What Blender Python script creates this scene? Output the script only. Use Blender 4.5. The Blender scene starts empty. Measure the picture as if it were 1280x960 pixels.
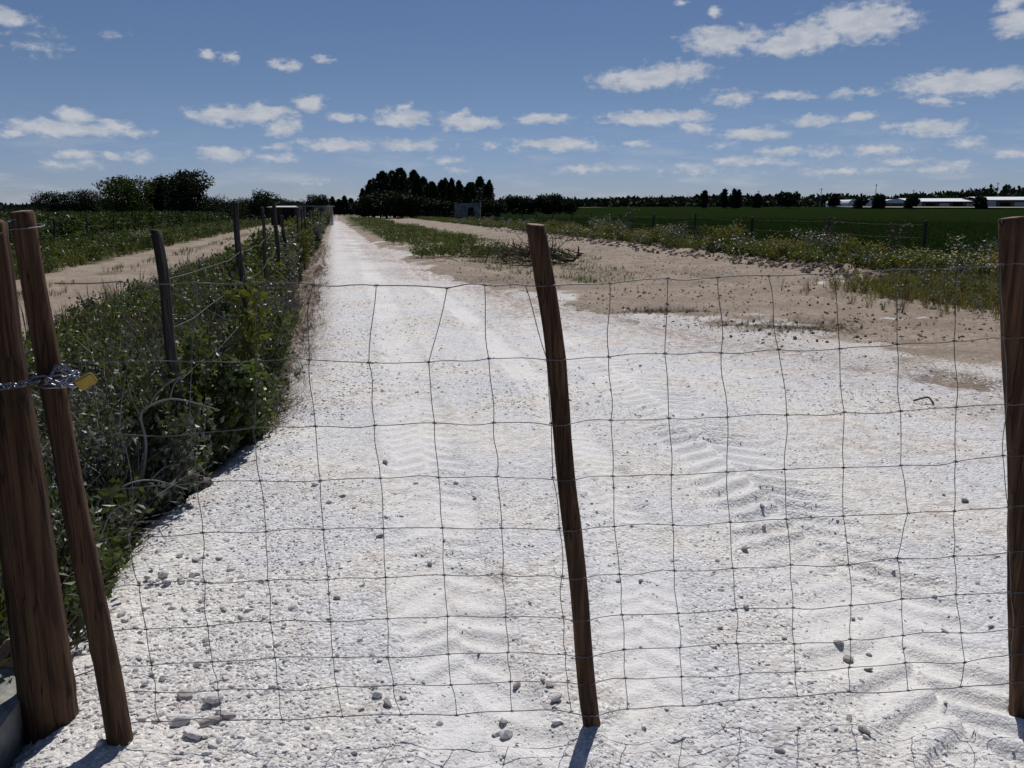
import bpy, bmesh, math, random
import numpy as np
from mathutils import Vector, Matrix, Quaternion

random.seed(7)
rng = np.random.default_rng(7)
SC = bpy.context.scene
COL = SC.collection
PI = math.pi

# ------------------------------------------------------------------ camera
H = 1.6                                  # eye height
F = 1065.0                               # focal length in photo pixels (1280 wide)
PITCH = math.atan(218.0 / F)             # horizon sits 218 px above the middle
cam_d = bpy.data.cameras.new("camera")
cam = bpy.data.objects.new("camera", cam_d)
COL.objects.link(cam)
cam.location = (0, 0, H)
cam.rotation_euler = (PI / 2 - PITCH, 0, 0)
cam_d.sensor_width = 36.0
cam_d.lens = 36.0 * F / 1280.0
cam_d.clip_start = 0.05
cam_d.clip_end = 8000
SC.camera = cam

# ------------------------------------------------------------------ exposure
SC.view_settings.view_transform = 'Standard'
SC.view_settings.look = 'None'
SC.view_settings.exposure = 0.02
SC.view_settings.gamma = 1.0

# ------------------------------------------------------------------ sun
SUN_EL = math.radians(56)
SUN_AZ = math.radians(9)                 # a little right of straight ahead
S = Vector((math.cos(SUN_EL) * math.sin(SUN_AZ), math.cos(SUN_EL) * math.cos(SUN_AZ), math.sin(SUN_EL)))
sun_d = bpy.data.lights.new("sun", 'SUN')
sun_d.energy = 3.8
sun_d.angle = math.radians(0.5)
sun_d.color = (1.0, 0.95, 0.9)
sun = bpy.data.objects.new("sun", sun_d)
COL.objects.link(sun)
sun.rotation_euler = S.to_track_quat('Z', 'Y').to_euler()


def raydir(px, py):
    a = (px - 640.0) / F
    b = (480.0 - py) / F
    return np.array([a, math.cos(PITCH) + b * math.sin(PITCH), -math.sin(PITCH) + b * math.cos(PITCH)])


def G(px, py, z=0.0):
    """the point of the level ground seen at a photo pixel"""
    d = raydir(px, py)
    t = (z - H) / d[2]
    return np.array([d[0] * t, d[1] * t, z])


def at_dist(px, py, Y):
    """point seen at a photo pixel at a distance Y ahead"""
    d = raydir(px, py)
    t = Y / d[1]
    return np.array([d[0] * t, Y, H + d[2] * t])


# ------------------------------------------------------------------ node helpers
class NT:
    def __init__(s, tree):
        s.t = tree
        s.n = tree.nodes
        s.l = tree.links

    def node(s, typ, **kw):
        n = s.n.new(typ)
        for k, v in kw.items():
            setattr(n, k, v)
        return n

    def put(s, sock, v):
        if v is None:
            return
        if hasattr(v, 'is_output'):
            s.l.new(v, sock)
        else:
            if sock.type == 'RGBA' and len(v) == 3:
                v = (*v, 1)
            sock.default_value = v

    def math(s, op, a, b=None, c=None, clamp=False):
        n = s.node('ShaderNodeMath', operation=op)
        n.use_clamp = clamp
        for i, v in enumerate((a, b, c)):
            if v is not None:
                s.put(n.inputs[i], v)
        return n.outputs[0]

    def vmath(s, op, a, b=None, out=0):
        n = s.node('ShaderNodeVectorMath', operation=op)
        s.put(n.inputs[0], a)
        if b is not None:
            s.put(n.inputs[1], b)
        return n.outputs[out]

    def noise(s, vec, scale, detail=4, rough=0.55, dist=0.0, out=0, lac=2.0):
        n = s.node('ShaderNodeTexNoise')
        if vec is not None:
            s.put(n.inputs['Vector'], vec)
        n.inputs['Scale'].default_value = scale
        n.inputs['Detail'].default_value = detail
        n.inputs['Roughness'].default_value = rough
        n.inputs['Distortion'].default_value = dist
        n.inputs['Lacunarity'].default_value = lac
        return n.outputs[out]

    def voronoi(s, vec, scale, feature='F1', out='Distance', rand=1.0):
        n = s.node('ShaderNodeTexVoronoi', feature=feature)
        s.put(n.inputs['Vector'], vec)
        n.inputs['Scale'].default_value = scale
        n.inputs['Randomness'].default_value = rand
        return n.outputs[out]

    def mapr(s, v, a, b, c=0.0, d=1.0, smooth=True):
        n = s.node('ShaderNodeMapRange')
        n.interpolation_type = 'SMOOTHSTEP' if smooth else 'LINEAR'
        s.put(n.inputs[0], v)
        for i, x in enumerate((a, b, c, d)):
            s.put(n.inputs[1 + i], x)
        return n.outputs[0]

    def mix(s, f, a, b, blend='MIX'):
        n = s.node('ShaderNodeMix', data_type='RGBA', blend_type=blend)
        s.put(n.inputs[0], f)
        s.put(n.inputs[6], a)
        s.put(n.inputs[7], b)
        return n.outputs[2]

    def ramp(s, f, stops):
        n = s.node('ShaderNodeValToRGB')
        cr = n.color_ramp
        while len(cr.elements) < len(stops):
            cr.elements.new(0.5)
        for e, (p, c) in zip(cr.elements, stops):
            e.position = p
            e.color = (*c, 1)
        s.put(n.inputs[0], f)
        return n.outputs[0]

    def bump(s, h, strength, dist, normal=None):
        n = s.node('ShaderNodeBump')
        n.inputs['Strength'].default_value = strength
        n.inputs['Distance'].default_value = dist
        s.put(n.inputs['Height'], h)
        if normal is not None:
            s.put(n.inputs['Normal'], normal)
        return n.outputs[0]

    def attr(s, name, out='Fac'):
        n = s.node('ShaderNodeAttribute')
        n.attribute_name = name
        return n.outputs[out]

    def coords(s, which='Object'):
        return s.node('ShaderNodeTexCoord').outputs[which]

    def mapping(s, v, scale=(1, 1, 1), rot=(0, 0, 0), loc=(0, 0, 0)):
        n = s.node('ShaderNodeMapping')
        s.put(n.inputs['Vector'], v)
        n.inputs['Scale'].default_value = scale
        n.inputs['Rotation'].default_value = rot
        n.inputs['Location'].default_value = loc
        return n.outputs[0]


def material(name):
    m = bpy.data.materials.new(name)
    m.use_nodes = True
    t = NT(m.node_tree)
    b = m.node_tree.nodes['Principled BSDF']
    b.inputs['Roughness'].default_value = 0.9
    b.inputs['Specular IOR Level'].default_value = 0.25
    return m, t, b


# ------------------------------------------------------------------ world: sky with clouds
world = bpy.data.worlds.new("World")
SC.world = world
world.use_nodes = True
wt = NT(world.node_tree)
bg = world.node_tree.nodes['Background']
sky = wt.node('ShaderNodeTexSky')
sky.sky_type = 'NISHITA'
sky.sun_disc = False
sky.sun_elevation = SUN_EL
sky.sun_rotation = SUN_AZ
sky.altitude = 0
sky.air_density = 1.0
sky.dust_density = 0.0
sky.ozone_density = 3.0
tc = wt.coords('Generated')
sep = wt.node('ShaderNodeSeparateXYZ')
wt.put(sep.inputs[0], tc)
az = wt.math('ARCTAN2', sep.outputs[0], sep.outputs[1])
el = wt.math('ARCSINE', sep.outputs[2])
cmb = wt.node('ShaderNodeCombineXYZ')
wt.put(cmb.inputs[0], az)
wt.put(cmb.inputs[1], el)
uv = cmb.outputs[0]
# wispy warp of the cloud outlines
w1 = wt.noise(wt.mapping(uv, (1, 2.2, 1)), 26, 5, 0.6, out=1)
w1 = wt.vmath('SUBTRACT', w1, (0.5, 0.5, 0.5))
w1 = wt.vmath('MULTIPLY', w1, (0.035, 0.017, 0))
uvw = wt.vmath('ADD', uv, w1)
CLOUDS = [
    (1075, 27, 62, 21, 1), (1010, 46, 46, 17, 1), (985, 56, 46, 12, 1), (1092, 18, 36, 13, 1), (903, 50, 46, 17, 1),
    (800, 99, 64, 13, 1), (838, 91, 52, 12, 1), (1215, 105, 80, 12, 1), (1185, 100, 52, 10, .9), (1240, 97, 50, 12, .9),
    (1272, 27, 24, 15, .9), (1265, 3, 16, 7, .8), (1170, 127, 20, 7, .9), (82, 161, 64, 10, 1), (92, 146, 22, 10, 1),
    (142, 155, 20, 6, .8), (12, 167, 20, 5, .8), (170, 165, 18, 6, .6), (8, 22, 24, 11, .9), (298, 143, 62, 11, 1),
    (328, 140, 36, 10, .9), (352, 161, 21, 11, 1), (390, 130, 21, 10, 1), (430, 146, 24, 6, .7), (261, 68, 13, 6, .8),
    (288, 73, 10, 6, .8), (355, 82, 18, 7, .8), (402, 75, 15, 5, .5), (503, 149, 36, 12, 1), (508, 135, 11, 6, .8),
    (588, 154, 42, 9, 1), (572, 147, 18, 9, .9), (279, 192, 33, 9, .85), (345, 198, 32, 6, .7), (420, 180, 48, 8, .75),
    (512, 181, 48, 8, .75), (346, 183, 18, 5, .6), (95, 193, 24, 6, .6), (175, 196, 17, 7, .6), (92, 205, 30, 6, .5),
    (140, 196, 14, 5, .5), (678, 150, 40, 7, .95), (698, 180, 60, 8, .9), (797, 180, 17, 5, .6), (812, 148, 64, 9, 1),
    (868, 146, 24, 8, .9), (872, 160, 21, 8, .9), (917, 123, 28, 9, .65), (985, 119, 32, 6, .6), (942, 167, 40, 9, 1),
    (1018, 150, 32, 6, .7), (1076, 146, 19, 6, .8), (1050, 117, 20, 5, .5), (1088, 117, 12, 6, .5), (1166, 160, 44, 9, .8),
    (1108, 160, 14, 5, .6), (745, 211, 54, 6, .5), (940, 202, 66, 6, .55), (978, 190, 32, 7, .65), (1100, 188, 36, 7, .65),
    (1050, 214, 70, 6, .5), (870, 210, 60, 6, .45), (1208, 180, 22, 7, .65), (1172, 208, 36, 7, .55), (1270, 194, 20, 6, .6),
    (850, 2, 10, 4, .6), (893, 14, 10, 5, .6), (640, 186, 12, 5, .4), (40, 40, 16, 8, .2), (50, 58, 24, 8, .15),
    (145, 42, 10, 5, .25), (612, 182, 14, 5, .5), (560, 198, 22, 5, .5), (570, 212, 22, 5, .45), (390, 226, 30, 5, .35),
    (1030, 190, 30, 6, .45), (1130, 200, 40, 6, .45), (900, 182, 20, 5, .4),
]
acc = None
for (cx, cy, hw, hh, a) in CLOUDS:
    d = raydir(cx, cy)
    d = d / np.linalg.norm(d)
    caz = math.atan2(d[0], d[1])
    cel = math.asin(d[2])
    q = wt.vmath('SUBTRACT', uvw, (caz, cel, 0))
    k = F * 0.90
    q = wt.vmath('MULTIPLY', q, (k / hw, k / hh, 0))
    ln = wt.vmath('LENGTH', q, out=1)
    v = wt.math('MULTIPLY_ADD', ln, -a, a)          # a*(1-len)
    acc = v if acc is None else wt.math('MAXIMUM', acc, v)
n2 = wt.noise(wt.mapping(uv, (1, 1.7, 1)), 70, 7, 0.6)
field = wt.math('MULTIPLY_ADD', wt.math('SUBTRACT', n2, 0.5), 1.5, acc)
mask = wt.mapr(field, -0.06, 0.62)
# thin veil of cloud banks near the horizon and loose clouds over the rest of the sky
veil = wt.noise(wt.mapping(uv, (1, 5.5, 1)), 9, 6, 0.6)
veil = wt.mapr(veil, 0.46, 0.72)
lowband = wt.mapr(el, 0.01, 0.13, 1.0, 0.0)
veil = wt.math('MULTIPLY', wt.math('MULTIPLY', veil, lowband), 0.5)
zz = wt.math('MAXIMUM', sep.outputs[2], 0.05)
pl = wt.node('ShaderNodeCombineXYZ')
wt.put(pl.inputs[0], wt.math('DIVIDE', sep.outputs[0], zz))
wt.put(pl.inputs[1], wt.math('DIVIDE', sep.outputs[1], zz))
oth = wt.mapr(wt.noise(pl.outputs[0], 1.3, 6, 0.55), 0.58, 0.70)
aabs = wt.math('ABSOLUTE', az)
outside = wt.math('MAXIMUM', wt.mapr(aabs, 0.62, 0.75), wt.mapr(el, 0.27, 0.36))
oth = wt.math('MULTIPLY', oth, outside)
mask = wt.math('MAXIMUM', wt.math('MAXIMUM', mask, veil), oth)
mask = wt.math('MULTIPLY', mask, 0.88)
lit = wt.noise(wt.mapping(uv, (1, 2.4, 1)), 42, 4, 0.6)
ccol = wt.mix(wt.mapr(lit, 0.3, 0.65), (5.8, 6.3, 7.2), (7.6, 7.8, 8.3))
tint = wt.mix(wt.mapr(el, 0.0, 0.16), (0.46, 0.54, 0.86), (0.50, 0.53, 0.66))
skyc = wt.mix(1.0, sky.outputs[0], tint, 'MULTIPLY')
allc = wt.mix(mask, skyc, ccol)
wt.put(bg.inputs['Color'], allc)
bg.inputs['Strength'].default_value = 0.07


# ------------------------------------------------------------------ object helpers
def setp(o, label=None, cat=None, group=None, kind=None):
    if label:
        o['label'] = label
    if cat:
        o['category'] = cat
    if group:
        o['group'] = group
    if kind:
        o['kind'] = kind
    return o


def np_mesh(name, V, Fs, mat=None, smooth=False, attrs=None):
    """V (n,3); Fs: list of (m,k) int arrays"""
    me = bpy.data.meshes.new(name)
    V = np.asarray(V, dtype=np.float32)
    me.vertices.add(len(V))
    me.vertices.foreach_set('co', V.ravel())
    Fs = [np.asarray(f, dtype=np.int32) for f in Fs if len(f)]
    if Fs:
        loops = np.concatenate([f.ravel() for f in Fs])
        sizes = np.concatenate([np.full(len(f), f.shape[1], dtype=np.int32) for f in Fs])
        starts = np.concatenate([[0], np.cumsum(sizes)[:-1]]).astype(np.int32)
        me.loops.add(len(loops))
        me.loops.foreach_set('vertex_index', loops)
        me.polygons.add(len(sizes))
        me.polygons.foreach_set('loop_start', starts)
        me.polygons.foreach_set('use_smooth', np.full(len(sizes), smooth))
    if attrs:
        for k, v in attrs.items():
            v = np.asarray(v, dtype=np.float32)
            if v.ndim == 2:
                a = me.attributes.new(k, 'FLOAT_VECTOR', 'POINT')
                a.data.foreach_set('vector', v.ravel())
            else:
                a = me.attributes.new(k, 'FLOAT', 'POINT')
                a.data.foreach_set('value', v)
    me.update(calc_edges=True)
    me.validate()
    if mat:
        me.materials.append(mat)
    return me


def link(name, me, parent=None, loc=(0, 0, 0), rot=(0, 0, 0), scale=(1, 1, 1)):
    o = bpy.data.objects.new(name, me)
    COL.objects.link(o)
    o.location = loc
    o.rotation_euler = rot
    o.scale = scale
    if parent:
        o.parent = parent
    return o


def empty(name, loc, rz=0.0):
    o = bpy.data.objects.new(name, None)
    o.empty_display_size = 0.1
    COL.objects.link(o)
    o.location = loc
    o.rotation_euler = (0, 0, rz)
    return o


class MB:
    """collects vertices and faces"""
    def __init__(s):
        s.V = []
        s.F = {3: [], 4: []}
        s.n = 0

    def add(s, V, faces):
        V = np.asarray(V, float)
        for f in faces:
            f = np.asarray(f, int)
            if f.ndim == 1:
                f = f[None]
            s.F.setdefault(f.shape[1], []).append(f + s.n)
        s.V.append(V)
        s.n += len(V)

    def box(s, c, size, rz=0.0, taper=1.0):
        x, y, z = np.array(size) / 2
        v = np.array([[-x, -y, -z], [x, -y, -z], [x, y, -z], [-x, y, -z], [-x * taper, -y * taper, z], [x * taper, -y * taper, z], [x * taper, y * taper, z], [-x * taper, y * taper, z]])
        cr, sr = math.cos(rz), math.sin(rz)
        v = np.stack([v[:, 0] * cr - v[:, 1] * sr, v[:, 0] * sr + v[:, 1] * cr, v[:, 2]], 1) + np.array(c)
        s.add(v, [np.array([[0, 3, 2, 1], [4, 5, 6, 7], [0, 1, 5, 4], [1, 2, 6, 5], [2, 3, 7, 6], [3, 0, 4, 7]])])

    def tube(s, pts, radii, sides=6, caps=True, jitter=0.0, seed=0, closed=False):
        P = np.asarray(pts, float)
        n = len(P)
        R = np.full(n, radii) if np.isscalar(radii) else np.asarray(radii, float)
        if closed:
            T = np.roll(P, -1, 0) - np.roll(P, 1, 0)
        else:
            T = np.gradient(P, axis=0)
        T /= np.linalg.norm(T, axis=1)[:, None] + 1e-12
        a = np.array([0, 0, 1.0]) if abs(T[0][2]) < 0.9 else np.array([1.0, 0, 0])
        N = np.cross(T[0], a)
        N /= np.linalg.norm(N)
        rings = []
        rr = np.random.default_rng(seed)
        ang = np.arange(sides) * 2 * PI / sides
        for i in range(n):
            N = N - T[i] * np.dot(N, T[i])
            N /= np.linalg.norm(N) + 1e-12
            B = np.cross(T[i], N)
            r = R[i] * (1 + jitter * rr.standard_normal(sides)) if jitter else R[i]
            rings.append(P[i] + (np.cos(ang) * r)[:, None] * N + (np.sin(ang) * r)[:, None] * B)
        V = np.concatenate(rings)
        fs = []
        m = n if closed else n - 1
        i = np.arange(m)[:, None]
        j = np.arange(sides)[None, :]
        i2 = (i + 1) % n
        j2 = (j + 1) % sides
        q = np.stack([i * sides + j, i * sides + j2, i2 * sides + j2, i2 * sides + j], -1).reshape(-1, 4)
        fs.append(q)
        if caps and not closed:
            V = np.concatenate([V, P[:1], P[-1:]])
            c0, c1 = n * sides, n * sides + 1
            jj = np.arange(sides)
            fs.append(np.stack([np.full(sides, c0), (jj + 1) % sides, jj], 1))
            b = (n - 1) * sides
            fs.append(np.stack([np.full(sides, c1), b + jj, b + (jj + 1) % sides], 1))
        s.add(V, fs)

    def mesh(s, name, mat, smooth=False):
        V = np.concatenate(s.V)
        Fs = [np.concatenate(v) for k, v in s.F.items() if v]
        return np_mesh(name, V, Fs, mat, smooth)


def smoothstep(a, b, x):
    t = np.clip((x - a) / (b - a), 0, 1)
    return t * t * (3 - 2 * t)


_tab = np.random.default_rng(3).random(65536)


def vnoise(x, y, seed=0):
    xi = np.floor(x).astype(np.int64)
    yi = np.floor(y).astype(np.int64)
    fx = x - xi
    fy = y - yi
    fx = fx * fx * (3 - 2 * fx)
    fy = fy * fy * (3 - 2 * fy)

    def h(a, b):
        return _tab[((a * 73856093) ^ (b * 19349663) ^ (seed * 83492791)) & 65535]
    a = h(xi, yi) * (1 - fx) + h(xi + 1, yi) * fx
    b = h(xi, yi + 1) * (1 - fx) + h(xi + 1, yi + 1) * fx
    return a * (1 - fy) + b * fy - 0.5


def fbm(x, y, scale, octaves=4, seed=0, gain=0.5):
    s = 0
    a = 1.0
    f = scale
    for o in range(octaves):
        s = s + a * vnoise(x * f, y * f, seed + o)
        a *= gain
        f *= 2.03
    return s


# ------------------------------------------------------------------ the road frame: s along the road, L to its right
AZR = math.atan2(raydir(419, 262)[0], raydir(419, 262)[1])
DR = np.array([math.sin(AZR), math.cos(AZR)])
DL = np.array([math.cos(AZR), -math.sin(AZR)])


def LS(x, y):
    return x * DL[0] + y * DL[1], x * DR[0] + y * DR[1]


def XY(L, s):
    return L * DL[0] + s * DR[0], L * DL[1] + s * DR[1]


def edge(pts):
    a = []
    for p in pts:
        g = G(*p)
        L, s = LS(g[0], g[1])
        a.append((s, L))
    a.sort()
    a = np.array(a)
    return a[:, 0], a[:, 1]


LEFT_PX = [(60, 850), (95, 790), (150, 705), (195, 650), (240, 612), (290, 570), (345, 528), (372, 480), (386, 430), (398, 380), (403, 340), (409, 310), (413, 290), (416, 277)]
RIGHT_PX = [(428, 277), (447, 290), (478, 310), (520, 330), (575, 350), (645, 368), (740, 387), (850, 411), (1000, 438), (1130, 460), (1290, 490), (1500, 535)]
eLs, eLL = edge(LEFT_PX)
eRs, eRL = edge(RIGHT_PX)


def road_sd(x, y):
    L, s = LS(x, y)
    a = L - np.interp(s, eLs, eLL)
    b = np.interp(s, eRs, eRL) - L
    return a, b


TRACKS_PX = [
    ([(1330, 1010), (1180, 880), (1075, 740), (960, 620), (880, 550), (790, 475), (700, 420), (625, 380), (540, 345), (490, 320), (450, 295)], 0.34, 0.21, 0.020),
    ([(640, 1000), (590, 860), (562, 740), (545, 640), (530, 560), (515, 490), (492, 410), (470, 350), (450, 315), (432, 290)], 0.22, 0.19, 0.011),
    ([(860, 1000), (815, 860), (800, 740), (760, 620), (700, 520), (620, 430), (560, 375), (510, 335)], 0.17, 0.14, 0.007),
]


def polyline_coords(x, y, P):
    """nearest lateral offset (signed) and length along a polyline, for arrays"""
    best = np.full(x.shape, 1e9)
    lat = np.zeros_like(x)
    al = np.zeros_like(x)
    acc_ = 0.0
    for a, b in zip(P[:-1], P[1:]):
        d = b - a
        Ls = np.linalg.norm(d)
        d = d / Ls
        rx, ry = x - a[0], y - a[1]
        t = np.clip(rx * d[0] + ry * d[1], 0, Ls)
        px, py = rx - d[0] * t, ry - d[1] * t
        dd = px * px + py * py
        m = dd < best
        best = np.where(m, dd, best)
        l = rx * (-d[1]) + ry * d[0]
        lat = np.where(m, l, lat)
        al = np.where(m, acc_ + t, al)
        acc_ += Ls
    return np.sqrt(best), lat, al


def catmull(P, k=8):
    P = np.asarray(P, float)
    Q = np.concatenate([[2 * P[0] - P[1]], P, [2 * P[-1] - P[-2]]])
    out = []
    for i in range(1, len(Q) - 2):
        for j in range(k):
            t = j / k
            out.append(0.5 * ((2 * Q[i]) + (Q[i + 1] - Q[i - 1]) * t + (2 * Q[i - 1] - 5 * Q[i] + 4 * Q[i + 1] - Q[i + 2]) * t * t + (3 * Q[i] - Q[i - 1] - 3 * Q[i + 1] + Q[i + 2]) * t ** 3))
    out.append(P[-1])
    return np.array(out)


TRACKS = [(catmull([G(*p)[:2] for p in pts], 4), hw, pitch, amp) for pts, hw, pitch, amp in TRACKS_PX]


def track_fields(x, y):
    rel = np.zeros_like(x)
    press = np.zeros_like(x)
    for P, hw, pitch, amp in TRACKS:
        d, l, a = polyline_coords(x, y, P)
        d = d + fbm(x, y, 3.5, 3, 17) * 0.09
        w = 1 - smoothstep(hw * 0.6, hw * 1.35, d)
        wob = fbm(x, y, 2.2, 3, 5) * 0.10
        ph = (a + np.abs(l) * 0.62 + wob + np.where(l > 0, pitch * 0.5, 0)) / pitch
        fr = ph - np.floor(ph)
        bar = smoothstep(0.12, 0.32, fr) * (1 - smoothstep(0.52, 0.82, fr))
        patch = 0.35 + 0.65 * smoothstep(-0.45, -0.05, fbm(x, y, 0.9, 3, 11))
        rel += w * (bar - 0.45) * amp * 1.35 * (0.85 + 0.9 * np.clip(fbm(x, y, 1.7, 2, 19) + 0.35, 0, 1)) * patch * np.clip(1.15 - d / 40, 0.2, 1)
        rel -= w * 0.016
        sh = smoothstep(hw * 0.9, hw * 1.2, d) * (1 - smoothstep(hw * 1.3, hw * 1.8, d))
        rel += sh * 0.010
        press = np.maximum(press, w * (0.35 + 0.65 * smoothstep(-0.25, 0.2, fbm(x, y, 1.3, 3, 15))))
    return rel, press


def z_far(x, y):
    """the fields beyond the crop rise very gently"""
    L, s = LS(x, y)
    return 2.7 * smoothstep(120, 380, s) * smoothstep(20, 120, L)


def z_ground(x, y):
    L, s = LS(x, y)
    a, b = road_sd(x, y)
    rough = smoothstep(3.0, 5.0, L) * (1 - smoothstep(11.5, 12.5, L))
    z = 0.012 + 0.03 * fbm(x, y, 0.35, 4, 1) + 0.018 * fbm(x, y, 2.5, 3, 2) + rough * (0.05 * np.abs(fbm(x, y, 1.6, 4, 5, 0.6)) + 0.018 * fbm(x, y, 9, 3, 6))
    inside = smoothstep(-0.25, 0.25, np.minimum(a, b))
    z = z - 0.10 * inside
    # the verge to the left lies lower than the laid gravel
    near = 1 - smoothstep(9, 16, s)
    z = z - 0.09 * (1 - smoothstep(-0.25, 0.05, a)) * near
    # wheel ruts of the dirt track and the sandy track
    for c, w, dd in ((8.9, 0.25, .09), (10.6, 0.25, .09), (7.6, 0.2, .04), (-4.9, 0.3, .04), (-6.3, 0.3, .04)):
        z = z - dd * np.exp(-((L - c) / w) ** 2) * smoothstep(6, 14, s)
    # ridge of clods along the field edge
    ridge = np.exp(-((L - 12.6) / 0.45) ** 2)
    z = z + ridge * (0.10 + 0.22 * np.clip(fbm(x, y, 3.0, 3, 8) + 0.1, 0, 1)) * smoothstep(8, 14, s)
    return z + z_far(x, y)


def z_road(x, y):
    a, b = road_sd(x, y)
    n = fbm(x, y, 1.4, 4, 21) * 0.25 + fbm(x, y, 7.0, 2, 25) * 0.10
    L, s = LS(x, y)
    edge_w = 0.18 + 0.02 * np.clip(s - 6, 0, 20)
    sa = smoothstep(-edge_w, edge_w * 0.6, a + n * (0.35 + 0.015 * np.clip(s, 0, 40)))
    wide = 0.35 + 0.03 * np.clip(s - 6, 0, 20)
    sb = smoothstep(-wide, wide, b + n * 3.0)
    rel, press = track_fields(x, y)
    fine = fbm(x, y, 24, 3, 31, 0.6) * 0.010
    fine2 = np.abs(fbm(x, y, 11, 2, 35)) * 0.010
    z = 0.020 * fbm(x, y, 0.8, 3, 41) + rel + (fine + fine2) * (1 - 0.8 * press)
    # the loose gravel heaped at the left edge
    z = z + 0.025 * np.exp(-((a - 0.25) / 0.2) ** 2) * (1 - smoothstep(6, 12, s)) * (1 + 2 * fbm(x, y, 3, 2, 44))
    return z - 0.12 * (1 - sa) - 0.12 * (1 - sb) + 0.004, press


# fan shaped grid with its tip behind the camera: fine near the gate, coarse far away
def fan_sheet(name, mat, zfn, r0, r1, ratio, cols, half=40, maskfn=None, attrfn=None, wide=True):
    rows = int(math.log(r1 / r0) / ratio) + 1
    r = r0 * np.exp(np.arange(rows) * ratio)
    th = np.linspace(-half, half, cols)
    if wide:
        ex = np.linspace(half, 88, 46)[1:]
        th = np.concatenate([-ex[::-1], th, ex])
    th = np.radians(th)
    R, T = np.meshgrid(r, th, indexing='ij')
    X = R * np.sin(T)
    Y = R * np.cos(T) - 1.5
    Z = zfn(X, Y)
    nr, nc = X.shape
    i = np.arange(nr - 1)[:, None]
    j = np.arange(nc - 1)[None, :]
    q = np.stack([i * nc + j, i * nc + j + 1, (i + 1) * nc + j + 1, (i + 1) * nc + j], -1).reshape(-1, 4)
    V = np.stack([X, Y, Z], -1).reshape(-1, 3)
    if maskfn is not None:
        mk = maskfn(X, Y).reshape(-1)
        q = q[mk[q].any(1)]
    used = np.zeros(len(V), bool)
    used[q.ravel()] = True
    remap = np.cumsum(used) - 1
    V = V[used]
    q = remap[q]
    at = attrfn(V[:, 0], V[:, 1]) if attrfn else None
    me = np_mesh(name, V, [q], mat, True, at)
    return link(name, me)


# ------------------------------------------------------------------ ground material and sheet
def ground_attrs(x, y):
    L, s = LS(x, y)
    n = fbm(x, y, 0.5, 4, 51)
    n2 = fbm(x, y, 2.0, 3, 55)
    g = np.zeros_like(x)
    # left verge strip with the old fence
    g = np.maximum(g, smoothstep(-0.75, -1.0, L + n2 * 0.3) * smoothstep(-4.2, -3.4, L + n * 1.2))
    # centre strip of the sandy track, grass beyond it
    g = np.maximum(g, 0.7 * np.exp(-((L + 5.6 + n) / 0.45) ** 2) * smoothstep(0.0, 0.2, n + 0.15))
    g = np.maximum(g, smoothstep(-6.9, -7.8, L + n * 1.3))
    # green strip between the gravel road and the dirt track
    lo = np.interp(s, [0, 17, 22, 30, 45, 60, 100, 400], [9, 5.5, 4.2, 3.6, 2.8, 2.2, 1.6, 1.6])
    hi = np.interp(s, [0, 17, 22, 30, 45, 60, 100, 400], [6, 6.5, 7.6, 8.2, 8.4, 8.0, 7.6, 7.6])
    strip = smoothstep(-0.3, 0.5, L - lo + n * 1.6) * smoothstep(-0.3, 0.5, hi - L + n * 1.6) * smoothstep(15.5, 18.5, s + n * 5)
    g = np.maximum(g, strip * np.clip(0.45 + 1.6 * (fbm(x, y, 0.6, 3, 77) + 0.012 * (s - 22)), 0.42, 0.95))
    # centre weeds of the dirt track and the verge at the field
    g = np.maximum(g, 0.45 * np.exp(-((L - 9.8 + n) / 0.3) ** 2) * (s > 24))
    g = np.maximum(g, smoothstep(12.3, 13.0, L + n * 0.6))
    # weedy corner at the right
    c = G(1205, 372)
    g = np.maximum(g, np.exp(-(((x - c[0]) / 1.9) ** 2 + ((y - c[1]) / 2.3) ** 2) ** 1.5) * smoothstep(-0.4, 0.1, n2 + 0.15))
    # spilled gravel on the soil
    w = np.zeros_like(x)
    for px, py, rx, ry in ((1055, 352, 1.5, .45), (725, 374, .8, .45), (945, 408, 1.3, .25), (1130, 400, .5, .1)):
        c = G(px, py)
        w = np.maximum(w, np.exp(-(((x - c[0]) / rx) ** 2 + ((y - c[1]) / ry) ** 2)) * smoothstep(-0.25, 0.2, n2))
    a, b = road_sd(x, y)
    w = np.maximum(w, 0.62 * smoothstep(-1.1, 0.1, b + n * 2.5 + n2 * 0.8) * (L > 0.5) * (s < 45))
    w = np.maximum(w, 0.5 * smoothstep(-0.5, 0.1, a + n * .5) * (L < 0.5))
    # dry brown scrub patches
    d = np.zeros_like(x)
    for px, py, rx, ry in ((950, 408, 1.0, .55), (800, 340, 1.6, .8), (650, 352, 2.2, .9), (1000, 415, .6, .3)):
        c = G(px, py)
        d = np.maximum(d, np.clip(1.5 * np.exp(-(((x - c[0]) / rx) ** 2 + ((y - c[1]) / ry) ** 2)) * smoothstep(-0.3, 0.1, n2 + n * .5), 0, 1))
    d = np.maximum(d, 0.35 * smoothstep(-1.2, -0.6, L) * smoothstep(-0.2, -0.45, L) * smoothstep(5, 8, s))
    return {'dark': smoothstep(-11.5, -13.0, L + n) * (s > 10), 'grass': np.clip(g, 0, 1), 'spill': np.clip(w, 0, 1), 'dry': np.clip(d, 0, 1)}


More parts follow.
